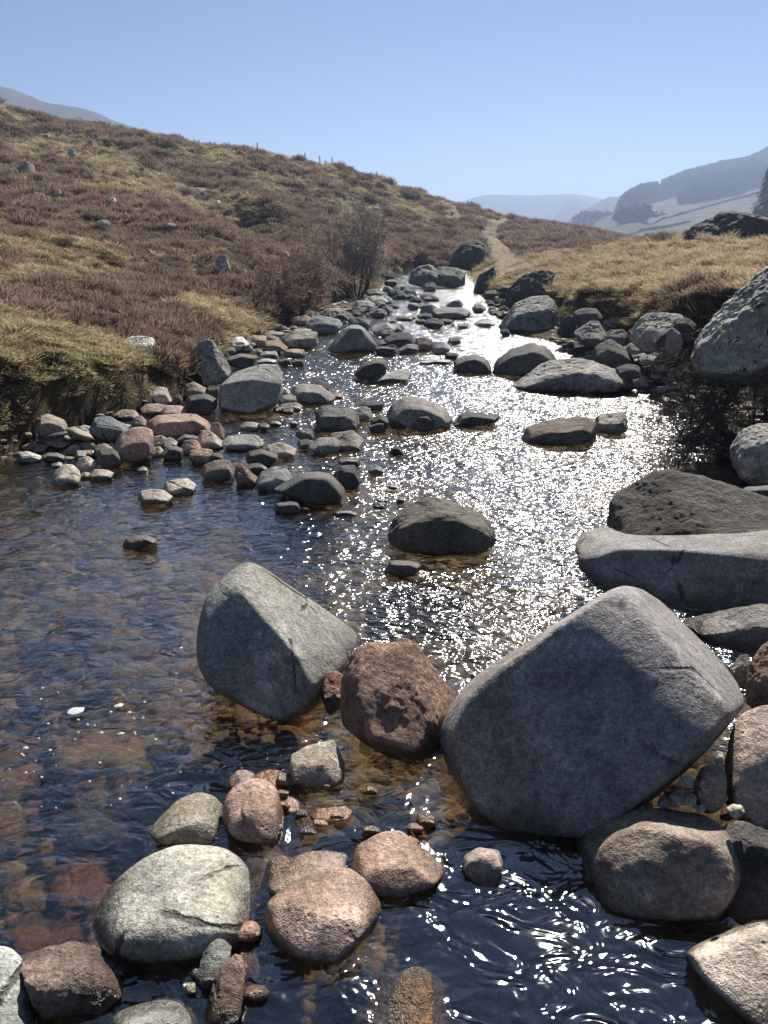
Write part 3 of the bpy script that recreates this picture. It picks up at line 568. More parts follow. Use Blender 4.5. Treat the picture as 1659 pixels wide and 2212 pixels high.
# mid-stream
rock('D', ((20,970),(50,900),(110,850),(190,818),(260,825),(340,865,.1),(410,885,.1),(455,920),(486,980),(470,1030),(430,1062),(340,1062),(250,1088),(130,1080),(50,1050),(15,1005)), 'DB', 'smooth', 'big dark rounded boulder alone in midstream glitter', Bd, t=.8, p=10, n=.08, lit=.2, seed=61, nf=1.8)
rock('D', (0,1093,160,1170), 'D', 'smooth', 'low dark stone just below the lone midstream boulder', 'river_stone', t=.9, lit=.2)
rock('D', ((594,535),(600,522),(680,495),(760,480),(860,474),(905,490),(918,505),(916,580),(800,602),(680,602),(598,580)), 'B', 'rough', 'flat-topped brown slab lying in bright glitter', Bd, t=1., p=26, n=.02, nf=.4, lit=.42, seed=63)
rock('D', ((905,500),(915,475),(960,458),(1035,452),(1050,475),(1055,525),(1010,552),(960,545),(910,530)), 'T', 'rough', 'tan pitted slab touching the flat-topped brown slab', 'river_stone', t=.9, p=16, lit=.5)
rock('D', ((10,470),(30,420),(80,388),(150,384),(210,410),(270,450),(296,490),(280,520),(180,535),(60,500)), 'G', 'smooth', 'large grey boulder backing two small round stones in midstream', Bd, t=.8, p=13, n=.03, lit=.3, seed=65)
rock('D', (10,447,122,530), 'DB', 'smooth', 'round dark stone leaning on the left of the midstream grey boulder', 'river_stone', t=.8, lit=.2)
rock('D', (118,462,218,543), 'DB', 'smooth', 'round dark stone at the foot of the midstream grey boulder', 'river_stone', t=.8, lit=.15)
rock('D', (-70,493,10,548), 'DB', 'smooth', 'small dark stone left of the two round midstream stones', 'river_stone', t=.8, lit=.2)
rock('D', ((290,510),(330,462),(370,450),(410,470),(470,470),(500,468),(500,488),(400,502),(330,522)), 'D', 'rough', 'low dark tapering rock with a flat tail', 'river_stone', t=.9, p=16, n=.02, lit=.25)
rock('D', ((20,635),(35,605),(55,600),(75,612),(95,642)), 'D', 'rough', 'small black pointed rock in midstream', 'river_stone', lit=.2)
rock('D', ((298,285),(305,235),(350,212),(400,205),(445,225),(466,265),(460,290)), 'D', 'smooth', 'dark rounded rock left of the black domed boulder', 'river_stone', t=.9, lit=.2)
rock('D', ((468,290),(490,230),(560,180),(640,155),(700,172),(745,220),(750,280),(680,302),(560,305)), 'D', 'smooth', 'black domed boulder in the far bend of the stream', Bd, t=.8, p=10, n=.03, lit=.2)
rock('D', ((548,348),(620,300),(690,240),(760,245),(830,218),(920,232),(1000,270),(1060,290),(1078,335),(1040,366),(850,372),(640,370)), 'G2', 'lichen', 'low spreading rock with black and white lichen at the gravel edge', Bd, t=.8, p=14, n=.06, lit=.35, seed=69)
rock('D', ((888,240),(900,190),(940,155),(975,138),(1010,160),(1060,195),(1090,240),(1080,275),(960,262)), 'D', 'smooth', 'dark angular boulder above the spreading lichen rock', 'river_rock', lit=.3, t=.7)
rock('D', (1038,155,1132,205), 'L', 'smooth', 'pale rounded stone catching the sun on the far gravel', 'river_stone', lit=.7, r=10.6)
rock('D', (820,58,962,160), 'G2', 'rough', 'grey peaked boulder at the foot of the turf bank', 'river_rock', lit=.4, r=12)
rock('D', (835,108,950,172), 'G', 'rough', 'ridged grey stone below the peaked boulder', 'river_rock', lit=.4, r=11.5)
rock('D', (950,95,1055,175), 'G', 'rough', 'blocky grey stone right of the peaked boulder', 'river_rock', lit=.35, r=11.6)
rock('D', ((1060,130),(1085,70),(1130,30),(1200,22),(1290,30),(1310,80),(1290,160),(1230,200),(1110,195)), 'L', 'lichen', 'large pale boulder with sky-blue sheen tucked under the turf bank', Bd, lit=.4, r=10.2, p=13)
rock('D', ((1170,195),(1160,150),(1190,110),(1230,90),(1270,120),(1260,200)), 'D', 'smooth', 'dark stone leaning on the large pale bank boulder', 'river_rock', lit=.15, r=9.6)
rock('D', ((1215,150),(1222,105),(1245,88),(1280,110),(1290,160),(1270,215),(1225,212)), 'G', 'smooth', 'upright grey stone beneath overhanging turf', 'river_rock', lit=.2, r=9.0)
rock('D', (1240,45,1350,160), 'D', 'rough', 'dark boulder with a yellow moss cap under the turf bank', 'river_rock', lit=.2, r=9.7)
rock('D', (1000,245,1110,312), 'D', 'smooth', 'dark sloping stone right of the spreading lichen rock', 'river_rock', lit=.3, r=9.3)
rock('D', (1100,205,1210,250), 'G2', 'smooth', 'flat grey stone lying on the far gravel', 'river_rock', lit=.5, r=9.6)
rock('B', ((492,892),(530,830),(580,775),(640,752),(720,745),(752,775),(756,850),(742,905),(620,908)), 'G', 'lichen', 'tall dark boulder with a lit lichen crown in the upper stream', Bd, t=.8, p=12, n=.04, lit=.3, seed=75, z=0)
rock('B', (500,890,548,925), 'D', 'smooth', 'small dark stone at the foot of the lichen-crowned boulder', 'river_stone', z=0)
rock('B', ((520,790),(540,720),(600,660),(690,632),(738,650),(720,700),(690,750),(620,790),(550,812)), 'D', 'lichen', 'dark leaning crag of rock on the upper right bank', Bd, t=.7, p=12, r=17)
rock('B', ((385,735),(410,670),(440,640),(470,622),(485,650),(470,700),(420,742)), 'D', 'rough', 'narrow dark rock at the upstream end of the turf bank', 'river_rock', r=24)
for b, lab in [((760,830,835,935),'dark stone beneath the bank just right of the lichen-crowned boulder'),((812,800,945,885),'shadowed dark boulder deep under the turf overhang'),((745,880,800,930),'little dark stone by the water under the turf overhang'),
               ((480,700,580,740),'low stone in shade upstream of the lichen-crowned boulder'),((420,725,500,765),'flat dark stone at the upper right waterline')]:
    rock('B', b, 'D', 'smooth', lab, 'river_stone', lit=.25, r={760:12.8,812:12.6,745:13.2,480:19,420:21}[b[0]])
rock('B', ((190,700),(200,640),(240,620),(320,630),(352,650),(350,700),(300,715)), 'G', 'rough', 'pinkish-grey slab on the rock pile at the head of the stream', Bd, lit=.35, z=0)
rock('B', ((105,690),(120,640),(150,615),(200,610),(245,640),(250,700),(180,715)), 'G', 'rough', 'blocky rock leading the pile at the head of the stream', Bd, lit=.35, z=0)
rock('B', ((285,620),(300,560),(340,515),(400,505),(440,530),(458,590),(450,630),(360,640)), 'D', 'rough', 'dark heathery crag behind the head of the stream', Bd, lit=.3, r=36)
for b, lab in [((2,676,60,712),'rounded stone left of the rock pile at the stream head'),((252,668,318,712),'dark stone before the rock pile at the stream head'),((168,688,228,730),'small round stone below the rock pile at the stream head'),
               ((85,738,136,762),'little dark stone in the upper riffle'),((208,795,374,852),'long low grey boulder in the upper riffle'),((142,820,212,852),'dark stone left of the long low riffle boulder'),((380,785,440,822),'square stone right of the long low riffle boulder'),
               ((388,855,478,882),'flat pale stone in the bright riffle'),((318,865,368,892),'small stone beside the flat pale riffle stone'),((225,845,298,872),'thin dark stone below the long riffle boulder'),((48,833,126,858),'flat dark stone in the upper riffle'),
               ((128,925,216,990),'rounded brown stone on the stony spit'),((200,945,290,1002),'pale sloping stone on the stony spit'),((275,925,332,962),'dark cobble above the pale spit stone'),((262,990,322,1022),'small dark stone off the tip of the spit'),
               ((150,1020,292,1045),'long thin stone barely above the water'),((0,905,132,970),'dark flat-topped stone on the stony spit'),((60,955,150,1000),'smooth flat stone on the stony spit'),((-5,958,58,1005),'dark rounded stone beside the smooth flat spit stone'),((0,868,78,905),'rounded stone at the root of the stony spit'),((0,1072,106,1115),'pale flat rock below the black round boulder')]:
    cc_ = 'L' if 'pale' in lab else 'B' if 'brown' in lab else 'D' if 'dark' in lab else 'G'
    rock('B', b, cc_, 'smooth', lab, 'river_stone', lit=.4, z=0)
# horizon crags on the right bank
rock('B', ((1282,525),(1320,480),(1390,440),(1450,410),(1500,388),(1560,380),(1600,392),(1625,425),(1680,440),(1800,450),(1850,540),(1500,545),(1350,540)), 'D', 'rough', 'dark rugged crag on the skyline of the grassy bank', 'crag', t=.5, p=18, n=.08, nf=1.6, lit=.0, r=29, seed=81)
rock('B', ((1168,525),(1180,495),(1205,480),(1230,490),(1245,520),(1210,535)), 'B', 'rough', 'small pointed crag on the grassy skyline', 'crag', r=40, lit=.4)
rock('B', ((1050,512),(1075,498),(1100,500),(1120,515),(1080,522)), 'B', 'rough', 'tiny dark outcrop on the grassy skyline', 'crag', r=46, lit=.4)
# left bank
rock('I', ((0,690),(-30,600),(5,530),(60,520),(110,540),(160,610),(215,690),(262,800),(240,850),(160,880),(100,910),(30,920)), 'L', 'lichen', 'pointed grey lichen rock jutting from the left bank', Bd, t=.8, p=20, n=.05, nf=1.6, lit=.45, seed=85, r=9.2)
rock('C', (530,190,672,258), 'W', 'lichen', 'flat white rock lying in the heather of the near bank', 'crag', lit=.7, t=.8)
rock('I', ((155,1100),(160,960),(180,900),(230,870),(300,790),(440,745),(560,728),(640,735),(685,790),(690,900),(685,1000),(620,1090),(520,1150),(300,1160),(200,1140)), 'G2', 'smooth', 'massive cracked grey boulder at the left waterline, black front', Bd, t=.8, p=22, n=.025, lit=.26, seed=87,
     ridge=[(190,910,-.35),(300,880,-.42),(460,865,-.45),(560,885,-.45),(680,890,-.3),(180,1090,-.45),(400,1140,-.5),(640,1050,-.45)])
rock('I', ((1065,610),(1110,540),(1190,440),(1260,402),(1310,400),(1370,430),(1410,490),(1450,560),(1478,600),(1440,640),(1200,655),(1080,630)), 'G', 'smooth', 'smooth blue-grey boulder like a fin in the upper water', Bd, t=.8, p=14, n=.02, lit=.2, seed=89,
     ridge=[(1250,430,-.35),(1340,440,-.4),(1370,520,-.4),(1350,600,-.45),(1150,560,-.4),(1150,630,-.45)])
LB = [((770,430,935,475),'G2','dark-faced stone against the pale double-humped boulder',None),((880,325,1190,490),'L','pale humped boulder at the upper left waterline','smooth'),((540,450,700,510),'G2','flat grey stone behind the rounded waterline boulder',None),
 ((680,445,990,610),'G2','long rounded grey boulder with a shaded front at the waterline','smooth'),((585,395,700,465),'P','pinkish stone near the shrub roots',None),((250,500,412,605),'W','smooth white oval stone on the left bank',None),((385,485,565,585),'P','pink slab stone beside the white oval stone',None),
 ((420,530,735,640),'RR','long reddish-pink slab stone on the left bank',None),((640,520,805,590),'P','thin pink stone overlapping the long reddish slab',None),((565,505,635,550),'RR','small reddish stone above the thin pink stone',None),((200,585,300,650),'G','grey stone squeezed beside the pointed lichen rock',None),
 ((225,640,480,780),'D','black-fronted stone above the massive cracked boulder',None),((480,620,660,685),'G2','grey stone stacked under the long reddish slab',None),((470,680,640,730),'L','pale flat stone directly above the massive cracked boulder',None),((650,680,765,760),'D','dark round stone at the waterline right of the stacked slabs',None),((752,690,875,750),'D','dark low stone trailing into the riffle',None),((700,600,880,680),'P','pinkish flat stone sloping to the riffle',None),
 ((1455,580,1640,660),'D','dark oval stone right of the fin-like boulder',None),((1470,525,1640,590),'G','smooth mound stone right of the fin-like boulder',None),((1280,200,1465,300),'G2','rounded boulder beside the upper left channel',None),((1360,160,1580,240),'L','pale sloping stone beside the upper left channel',None),((1460,225,1600,325),'G','dark-sided stone at the upper left channel edge',None),((1400,265,1560,350),'G','stone half hidden in the upper left stone pile',None),
 ((1535,30,1645,95),'D','small dark dome in the farthest left water',None),((1430,385,1640,500),'G2','broad grey stone behind the fin-like boulder',None),((1540,390,1700,460),'D','dark stone behind the broad grey stone',None),((1230,340,1430,450),'G','jumbled grey stone above the fin-like boulder',None),((1060,300,1260,390),'D','dark shadowed stone below the shrub',None),((1050,262,1180,320),'P','pinkish stone just below the shrub',None),((1500,440,1620,520),'G','small lumpy stone beside the broad grey stone',None)]
for b, c_, lab, m_ in LB: rock('I', b, c_, m_ or ('smooth' if c_ != 'G' else 'rough'), lab, 'river_stone', lit=.38 if c_ != 'D' else .15)
rock('I', ((1282,830),(1310,770),(1380,710),(1450,682),(1520,680),(1560,720),(1572,780),(1500,830),(1420,868),(1330,862)), 'D', 'smooth', 'black rounded boulder in the blue water of the bend', Bd, lit=.15, p=10, n=.03)
rock('I', ((1400,885),(1470,830),(1560,800),(1670,770),(1760,780),(1760,830),(1560,865)), 'G2', 'smooth', 'flat pale slab behind the black rounded boulder', 'river_stone', lit=.7, t=1.)
rock('I', ((765,940),(790,900),(880,890),(1000,905),(1060,960),(1130,1010),(1120,1050),(1000,1075),(850,1065),(775,1000)), 'G', 'smooth', 'dark wet flat boulder right of the massive cracked boulder', Bd, lit=.3, t=1.)
rock('I', ((1055,960),(1120,955),(1185,975),(1190,1000),(1120,1020)), 'P', 'rough', 'small pinkish slab on the nose of the dark wet boulder', 'river_stone', lit=.6)
rock('I', (683,933,752,992), 'W', 'smooth', 'small white round pebble by the massive cracked boulder', 'pebble', lit=.8)
rock('I', (770,950,840,1040), 'G2', 'rough', 'small upright grey chip beside the white round pebble', 'cobble', lit=.5)
rock('I', (650,980,840,1100), 'G', 'smooth', 'grey stone under the white round pebble', 'river_stone', lit=.3)
rock('I', (668,1048,855,1125), 'L', 'smooth', 'pale-topped flat stone at the foot of the massive cracked boulder', 'river_stone', lit=.6)
rock('I', ((955,1250),(955,1110),(985,1080),(1100,1070),(1240,1095),(1310,1150),(1330,1210),(1320,1260),(1150,1300),(990,1290)), 'G', 'rough', 'blocky dark rock with a chipped light top', Bd, t=.9, p=24, n=.02, lit=.32, nf=.7)
rock('C', (1520,495,1610,560), 'G', 'smooth', 'small grey stone behind the blocky dark rock', 'river_stone', lit=.5)
rock('C', (1600,530,1680,608), 'DB', 'smooth', 'round dark stone right of the blocky dark rock', 'river_stone', lit=.2)
CL = [((790,388,892,472),'B','tan-edged dark stone below the pointed lichen rock',.35),((885,408,952,475),'D','black stone beside the massive cracked boulder',.2),((800,440,938,540),'D','black glistening rock in the hollow of the left bank',.15),((618,410,744,495),'T','sandy blunt stone at the foot of the left bank',.35),((745,440,790,492),'D','small dark stone right of the sandy blunt stone',.3),
 ((605,482,738,540),'P','pale pink flat stone crowning the left gravel bar',.6),((690,490,822,545),'P','pinkish stone overlapping the pale flat stone on the bar',.6),((385,537,557,648),'BL','slanting slate-brown boulder on the left of the gravel bar',.35),((500,508,602,552),'P','pale tan stone behind the slanting boulder',.7),((568,535,634,592),'P','small salmon stone between slanting boulder and long brown slab',.6),
 ((680,578,768,632),'P','tan rounded stone in front of the long brown slab',.55),((658,620,727,675),'T','pale tan cobble right of the round brown boulder',.6),((703,628,768,675),'G2','grey cobble below the tan rounded stone',.5),((763,615,852,664),'D','dark stone in the shade of the long brown slab',.2),((905,565,974,655),'P','pale smooth stone at the right end of the bar',.7),
 ((848,598,968,685),'T','cream-topped angular stone at the right end of the bar',.55),((695,665,792,733),'D','dark cube-like stone on the front of the bar',.2),((783,638,872,712),'PB','pinkish-brown stone beside the dark cube-like stone',.45),((648,668,707,718),'T','pale cobble right of the round brown boulder foot',.7),((815,675,920,748),'PB','pink-topped dark stone on the front of the bar',.35),((900,695,967,748),'D','dark wet stone at the right front of the bar',.3),
 ((958,615,1142,688),'G2','flat grey-brown slab lying in the shallows',.55),((1060,680,1202,768),'D','dark angular stone in the braided shallows',.2),((1148,650,1282,724),'T','flat tan stone in the braided shallows',.5),((1060,740,1156,792),'D','small black stone behind the reddish wedge',.25),((862,725,1012,824),'B','brown-grey stone with a deep notch in its crown',.35),
 ((1435,748,1567,862),'D','round dark boulder touching the large dark dome',.25),((1460,715,1557,760),'D','flat black stone behind the round dark boulder',.3),((1333,628,1472,708),'G','grey stone in front of the pale tan slab',.4),((1413,598,1572,694),'T','pale tan sloping slab in midstream shallows',.7),((1278,590,1360,645),'D','small black stone in the sparkle left of the tan slab',.3),((1033,562,1134,600),'L','pale-rimmed flat stone in the side channel',.5),
 ((1183,905,1307,965),'D','low black wedge before the large dark dome',.2),((1438,945,1547,982),'D','flat dark stone awash below the round dark boulder',.2),((1590,745,1652,792),'G','small stone right of the round dark boulder',.4),((323,710,420,783),'T','pale sandy stone at the left tip of the bar',.6),((383,766,492,812),'T','low sandy stone at the tip of the bar',.6),((418,675,527,772),'D','dark tilted stone with a straight edge',.2),
 ((283,660,347,707),'P','small pinkish stone at the left end of the bar',.5),((320,685,377,722),'L','pale little stone at the left end of the bar',.6),((308,636,387,670),'T','light stone topping the left end of the bar',.6),((368,625,457,664),'L','flat light stone behind the dark tilted stone',.6),((405,655,487,718),'B','brown stone behind the dark tilted stone',.4),((78,688,180,740),'L','pale-topped stone alone in the dark brown shallows',.45),
 ((592,755,640,780),'L','small white-topped stone in the side channel',.6),((150,528,292,635),'B','brown rock in the shadow of the left bank',.3),((222,735,277,762),'T','tiny light stone by the large pale stone',.6),((343,778,392,806),'L','tiny wet light stone at the tip of the bar',.6),((488,620,524,652),'L','little pale cobble beside the round brown boulder',.6),((180,695,285,735),'DB','brown stone awash in the dark shallows',.3)]
for b, c_, lab, lt in CL: rock('C', b, c_, 'smooth', lab, 'river_stone' if b[2]-b[0] > 70 else 'cobble', lit=lt, z=0 if b[1] > 560 else None)
rock('C', ((628,600),(640,560),(680,532),(760,525),(850,528),(900,560),(918,600),(900,628),(800,630),(680,628)), 'PB', 'smooth', 'long brown slab along the back of the gravel bar', Bd, lit=.25, t=.7, p=16, z=.02)
rock('C', ((497,660),(520,615),(570,588),(620,583),(655,600),(665,640),(655,700),(610,745),(550,745),(515,715)), 'PB', 'smooth', 'round brown boulder dominating the gravel bar', Bd, lit=.35, t=.85, p=9, n=.03, z=0)
rock('C', ((1012,790),(1020,745),(1040,740),(1085,780),(1114,805),(1100,845),(1030,845)), 'RR', 'rough', 'upright reddish wedge stone in the shallows', 'river_stone', lit=.5, t=.8, z=0)
rock('C', ((1104,820),(1130,780),(1190,755),(1240,765),(1262,800),(1230,850),(1130,862)), 'GG', 'smooth', 'grey-green angular stone beside the reddish wedge', 'river_stone', lit=.45, t=.9, p=18, z=0)
rock('C', ((1185,865),(1230,820),(1290,785),(1360,777),(1430,785),(1475,830),(1500,885),(1500,925),(1350,930),(1240,890)), 'D', 'smooth', 'large dark dome of rock below the shallows', Bd, lit=.12, t=.9, p=9, n=.02, z=0)
rock('C', ((218,825),(228,780),(270,745),(310,745),(340,770),(350,805),(335,838),(260,845)), 'T', 'smooth', 'large pale stone at the left tip of the bar', 'river_stone', lit=.6, t=.9, z=0)
rock('C', ((705,855),(715,825),(760,808),(810,805),(848,830),(840,860),(760,878)), 'T', 'smooth', 'oval brown-grey stone above the pale loaf-shaped stone', 'river_stone', lit=.55, t=.9, z=0)
rock('C', ((594,895),(605,862),(650,852),(710,858),(747,885),(700,918),(630,925)), 'T', 'smooth', 'pale loaf-shaped stone in open blue water', 'river_stone', lit=.5, t=.9, z=0)
rock('C', ((528,1105),(545,1068),(590,1050),(640,1053),(682,1075),(600,1112),(550,1118)), 'DB', 'smooth', 'dark lens-shaped stone alone in the blue pool', 'river_stone', lit=.2, t=.9, p=8, z=0)
# rocks out on the heather slope
for b, c_, lab, rr_ in [((72,430,152,512),'G2','dark grey outcrop high on the heather slope',34),((378,335,402,366),'L','little standing rock near the skyline',48),((292,375,328,412),'L','pale rock at the edge of the golden grass streak',44),((236,552,262,578),'W','whitish stone in dark heather below the grass streak',26),
 ((468,586,502,612),'W','whitish slab at the foot of the golden grass streak',24),((826,543,892,582),'L','broad pale rock where grass meets dark heather',42),((1010,503,1060,552),'G','grey outcrop on the far heather slope',55),((925,600,952,614),'W','tiny white stone on the hill track',38),((930,835,997,915),'L','upright lichen rock in heather near the shrub',17),
 ((600,455,626,482),'L','pale stone amid heather halfway up the slope',42),((912,463,934,478),'W','bright speck of rock on the upper slope',54),((720,660,800,705),'G2','grey rock sticking from dark heather',28),((1050,560,1100,600),'G2','dim outcrop on the far slope above the trees',48),((1130,450,1200,490),'D','dark outcrop near the hill crest',62)]:
    rock('A', b, c_, 'lichen', lab, 'crag', lit=.5, r=rr_, t=.8)
# cobbles too small to tell apart
def strew(px, n, s0, s1, lab, grp, cols='G G2 D B P L'.split(), seed=1, dry=None):
    rs = np.random.RandomState(seed); xs = [p[0] for p in px]; ys = [p[1] for p in px]; k = 0
    while k < n:
        x = rs.uniform(min(xs), max(xs)); y = rs.uniform(min(ys), max(ys)); ins = False
        for a, b in zip(px, px[1:]+px[:1]):
            if (a[1] > y) != (b[1] > y) and x < a[0]+(y-a[1])*(b[0]-a[0])/(b[1]-a[1]): ins = not ins
        if not ins: continue
        k += 1; wd = rs.uniform(s0, s1)*(1 if rs.rand() > .25 else 1.5); hh = wd*rs.uniform(.42, .7)
        rock('N', (x-wd/2, y-hh, x+wd/2, y), cols[rs.randint(len(cols))], 'smooth', lab, 'cobble', group=grp, lit=rs.uniform(.3, .6), lvl=4, z=dry, seed=int(rs.randint(9999)))
strew([(1360,790),(1420,770),(1490,800),(1500,850),(1420,860),(1340,835)], 46, 9, 22, 'small grey cobble on the gravel beach below the twiggy shrub', 'gravel beach cobbles', 'G2 L G2 G P D'.split(), 2)
strew([(640,705),(700,672),(770,655),(840,625),(850,650),(800,690),(760,700),(700,720)], 34, 12, 34, 'small stone in the pile along the upper left waterline', 'upper left waterline stones', seed=3)
strew([(820,600),(870,598),(870,650),(830,690),(790,690)], 20, 10, 28, 'small stone in the braided head of the stream', 'stones at the head of the stream', seed=4)
strew([(500,730),(600,700),(640,715),(640,760),(560,770),(500,780)], 20, 12, 30, 'small stone filling gaps between the left bank slabs', 'gap stones of the left bank', seed=5)
strew([(150,955),(260,920),(380,930),(480,960),(420,985),(240,1000),(150,985)], 26, 12, 26, 'small cobble filling the gravel bar', 'gravel bar cobbles', 'P T B L D P'.split(), seed=6, dry=0)
strew([(1030,640),(1080,645),(1110,690),(1090,700),(1040,660)], 12, 10, 24, 'small dark stone along the upper right waterline', 'upper right waterline stones', 'D G D'.split(), seed=7)
strew([(1240,700),(1340,690),(1420,740),(1440,790),(1330,775),(1250,745)], 24, 14, 36, 'mid-sized stone at the foot of the turf bank', 'turf bank foot stones', 'D G G2 L'.split(), seed=8)
strew([(850,640),(960,640),(1010,700),(900,730),(840,700)], 16, 12, 32, 'small dark stone in the upper riffle', 'upper riffle stones', 'D D G'.split(), seed=9, dry=0)
strew([(640,830),(800,880),(860,960),(800,1000),(640,990),(560,940)], 16, 14, 36, 'small dark stone in the sparkling shallows', 'stones of the sparkling shallows', 'D DB G'.split(), seed=10, dry=0)
strew([(800,1000),(880,1040),(860,1120),(780,1090)], 5, 18, 36, 'low dark stone awash in the glitter', 'awash stones', 'D'.split(), seed=11, dry=0)
strew([(1380,1130),(1659,1180),(1659,1320),(1480,1340)], 5, 40, 90, 'stone half hidden behind the broad slab', 'stones hidden behind the broad slab', 'G D'.split(), seed=12)
strew([(1450,1680),(1640,1760),(1659,1850),(1560,1780)], 6, 30, 50, 'shadowed cobble beside the pink boulder', 'shadowed cobbles by the pink boulder', 'G D B'.split(), seed=13, dry=.03)
strew([(1500,860),(1659,850),(1659,960),(1590,960)], 16, 26, 60, 'dark wet stone packed under the twiggy shrub', 'stones under the twiggy shrub', 'D G B'.split(), seed=14)
strew([(560,1700),(760,1690),(960,1800),(940,1850),(760,1790),(560,1850)], 14, 22, 46, 'small wet stone awash between the pink and tan stones', 'wet stones between the pink stones', 'B R D O'.split(), seed=15, dry=.01)
strew([(230,1900),(560,1960),(600,2200),(240,2212)], 9, 24, 50, 'small wet stone between the bottom boulders', 'wet stones between the bottom boulders', 'B D R G'.split(), seed=16, dry=.01)
# submerged stones
SB = [('N',(90,1590,330,1680),'Y','yellow-green submerged slab under drifting foam'),('N',(225,1660,330,1760),'R','dark red submerged stone right of the yellow slab'),('N',(-40,1730,60,1850),'A','amber submerged stone at the left edge of the pool'),('N',(100,1850,240,1960),'A','orange submerged stone left of the speckled grey boulder'),
 ('N',(150,1690,250,1750),'Y','olive submerged stone below the yellow slab'),('N',(0,1900,110,1960),'Y','mossy yellow submerged stone near the left edge'),('N',(180,1950,240,2010),'Y','small yellow submerged stone beside the speckled boulder'),('N',(120,1740,280,1830),'BL','dark blue-grey submerged boulder'),('N',(20,1980,190,2060),'A','brown submerged stone above the red block'),
 ('N',(330,1520,420,1570),'O','reddish submerged stone below the wedge-shaped boulder'),('N',(180,1400,300,1460),'B','pale brown submerged stone in the blue pool'),('N',(100,1300,260,1345),'T','tan submerged stone in the blue pool'),('N',(310,1290,420,1325),'O','rosy submerged stone beside the wedge-shaped boulder'),('N',(30,1470,160,1530),'B','brown submerged stone near the foam'),
 ('N',(320,2110,385,2160),'R','dim red submerged stone between the bottom boulders'),('N',(680,2120,800,2212),'BL','dim submerged stone below the smooth pinkish stone'),('N',(1000,1900,1130,1990),'BL','dim submerged stone in the dark side pool')]
for fr, b, c_, lab in SB: rock(fr, b, c_, 'bedded', lab, 'submerged_stone', lit=.7, t=.9, sink=.03, z=-.14, n=.16, p=4)
rs = np.random.RandomState(77)
for k in range(70):
    x = rs.uniform(-60, 560); y = rs.uniform(1080, 2180); wd = rs.uniform(35, 95)*(.5+(y-1000)/1300)
    rock('N', (x-wd/2, y-wd*.4, x+wd/2, y), 'B T A BL Y G R'.split()[rs.randint(7)], 'bedded', 'submerged cobble on the bed of the clear pool', 'submerged_stone', group='submerged pool cobbles', lit=.7, z=-.17, lvl=4, seed=int(rs.randint(9999)), sink=.02)

rs = np.random.RandomState(91)
for k in range(46):
    px = rs.uniform(20, 900); r_ = rs.uniform(12, 62); v = at_r(px, 500, r_)
    if shore(np.array([v.x]), np.array([v.y]))[0] < .8: continue
    zz = ground1(v.x, v.y)+.12; pj = project(np.array([[v.x, v.y, zz]]))[0]; wd = rs.uniform(.22, .6)/r_*F
    rock('N', (pj[0]-wd/2, pj[1]-wd*rs.uniform(.35, .6), pj[0]+wd/2, pj[1]), 'G G2 L GP'.split()[rs.randint(4)], 'lichen', 'small stone half hidden in the heather of the left slope', 'crag', group='stones scattered over the heather slope', lit=.5, r=r_, lvl=4, seed=int(rs.randint(9999)))
# ------------------------------------------------------------------ low plants (nobody could count them)
def blades(n, h, spread, wid, lean, seed, curve=.5, bushy=False, seg=2):
    rs = np.random.RandomState(seed); V = []; Fc = []; T = []
    for i in range(n):
        a = rs.uniform(0, 2*np.pi); rr = spread*np.sqrt(rs.rand()); b = np.array([rr*np.cos(a), rr*np.sin(a), 0.])
        if bushy:
            el = np.arccos(rs.uniform(.05, 1)); d = np.array([np.sin(el)*np.cos(a), np.sin(el)*np.sin(a), np.cos(el)*.8]); s_ = rs.uniform(.35, .72)
            b = d*s_*np.array([1, 1, .9]); L = rs.uniform(.2, .42)*h; d = d*.8+rs.normal(0, .35, 3); d[2] += .5; t0 = s_*.75
        else:
            d = np.array([np.cos(a)*lean*rs.uniform(.1, 1), np.sin(a)*lean*rs.uniform(.1, 1), 1.])+rs.normal(0, .15, 3); L = h*rs.uniform(.5, 1.1); t0 = 0
        d /= np.linalg.norm(d); sd_ = np.cross(d, rs.normal(size=3)); sd_ /= np.linalg.norm(sd_); w_ = wid*rs.uniform(.6, 1.2)
        p = b; k0 = len(V)
        for s in range(seg+1):
            f = s/seg; ww = w_*(1-f*.75); V += [p-sd_*ww, p+sd_*ww]; T += [min(1, t0+(1-t0)*f)]*2
            dd = d+np.array([np.cos(a), np.sin(a), -.6])*curve*f; dd /= np.linalg.norm(dd); p = p+dd*L/seg
        for s in range(seg): Fc.append([k0+2*s, k0+2*s+1, k0+2*s+3, k0+2*s+2])
    return np.array(V), np.array(Fc), np.array(T)
def src(name, parts, m):
    V, Fc, T = parts; me = mesh_np(name, V, Fc); at = me.attributes.new('tip', 'FLOAT', 'POINT'); at.data.foreach_set('value', T.astype(np.float32))
    me.materials.append(m); return bpy.data.objects.new(name, me)
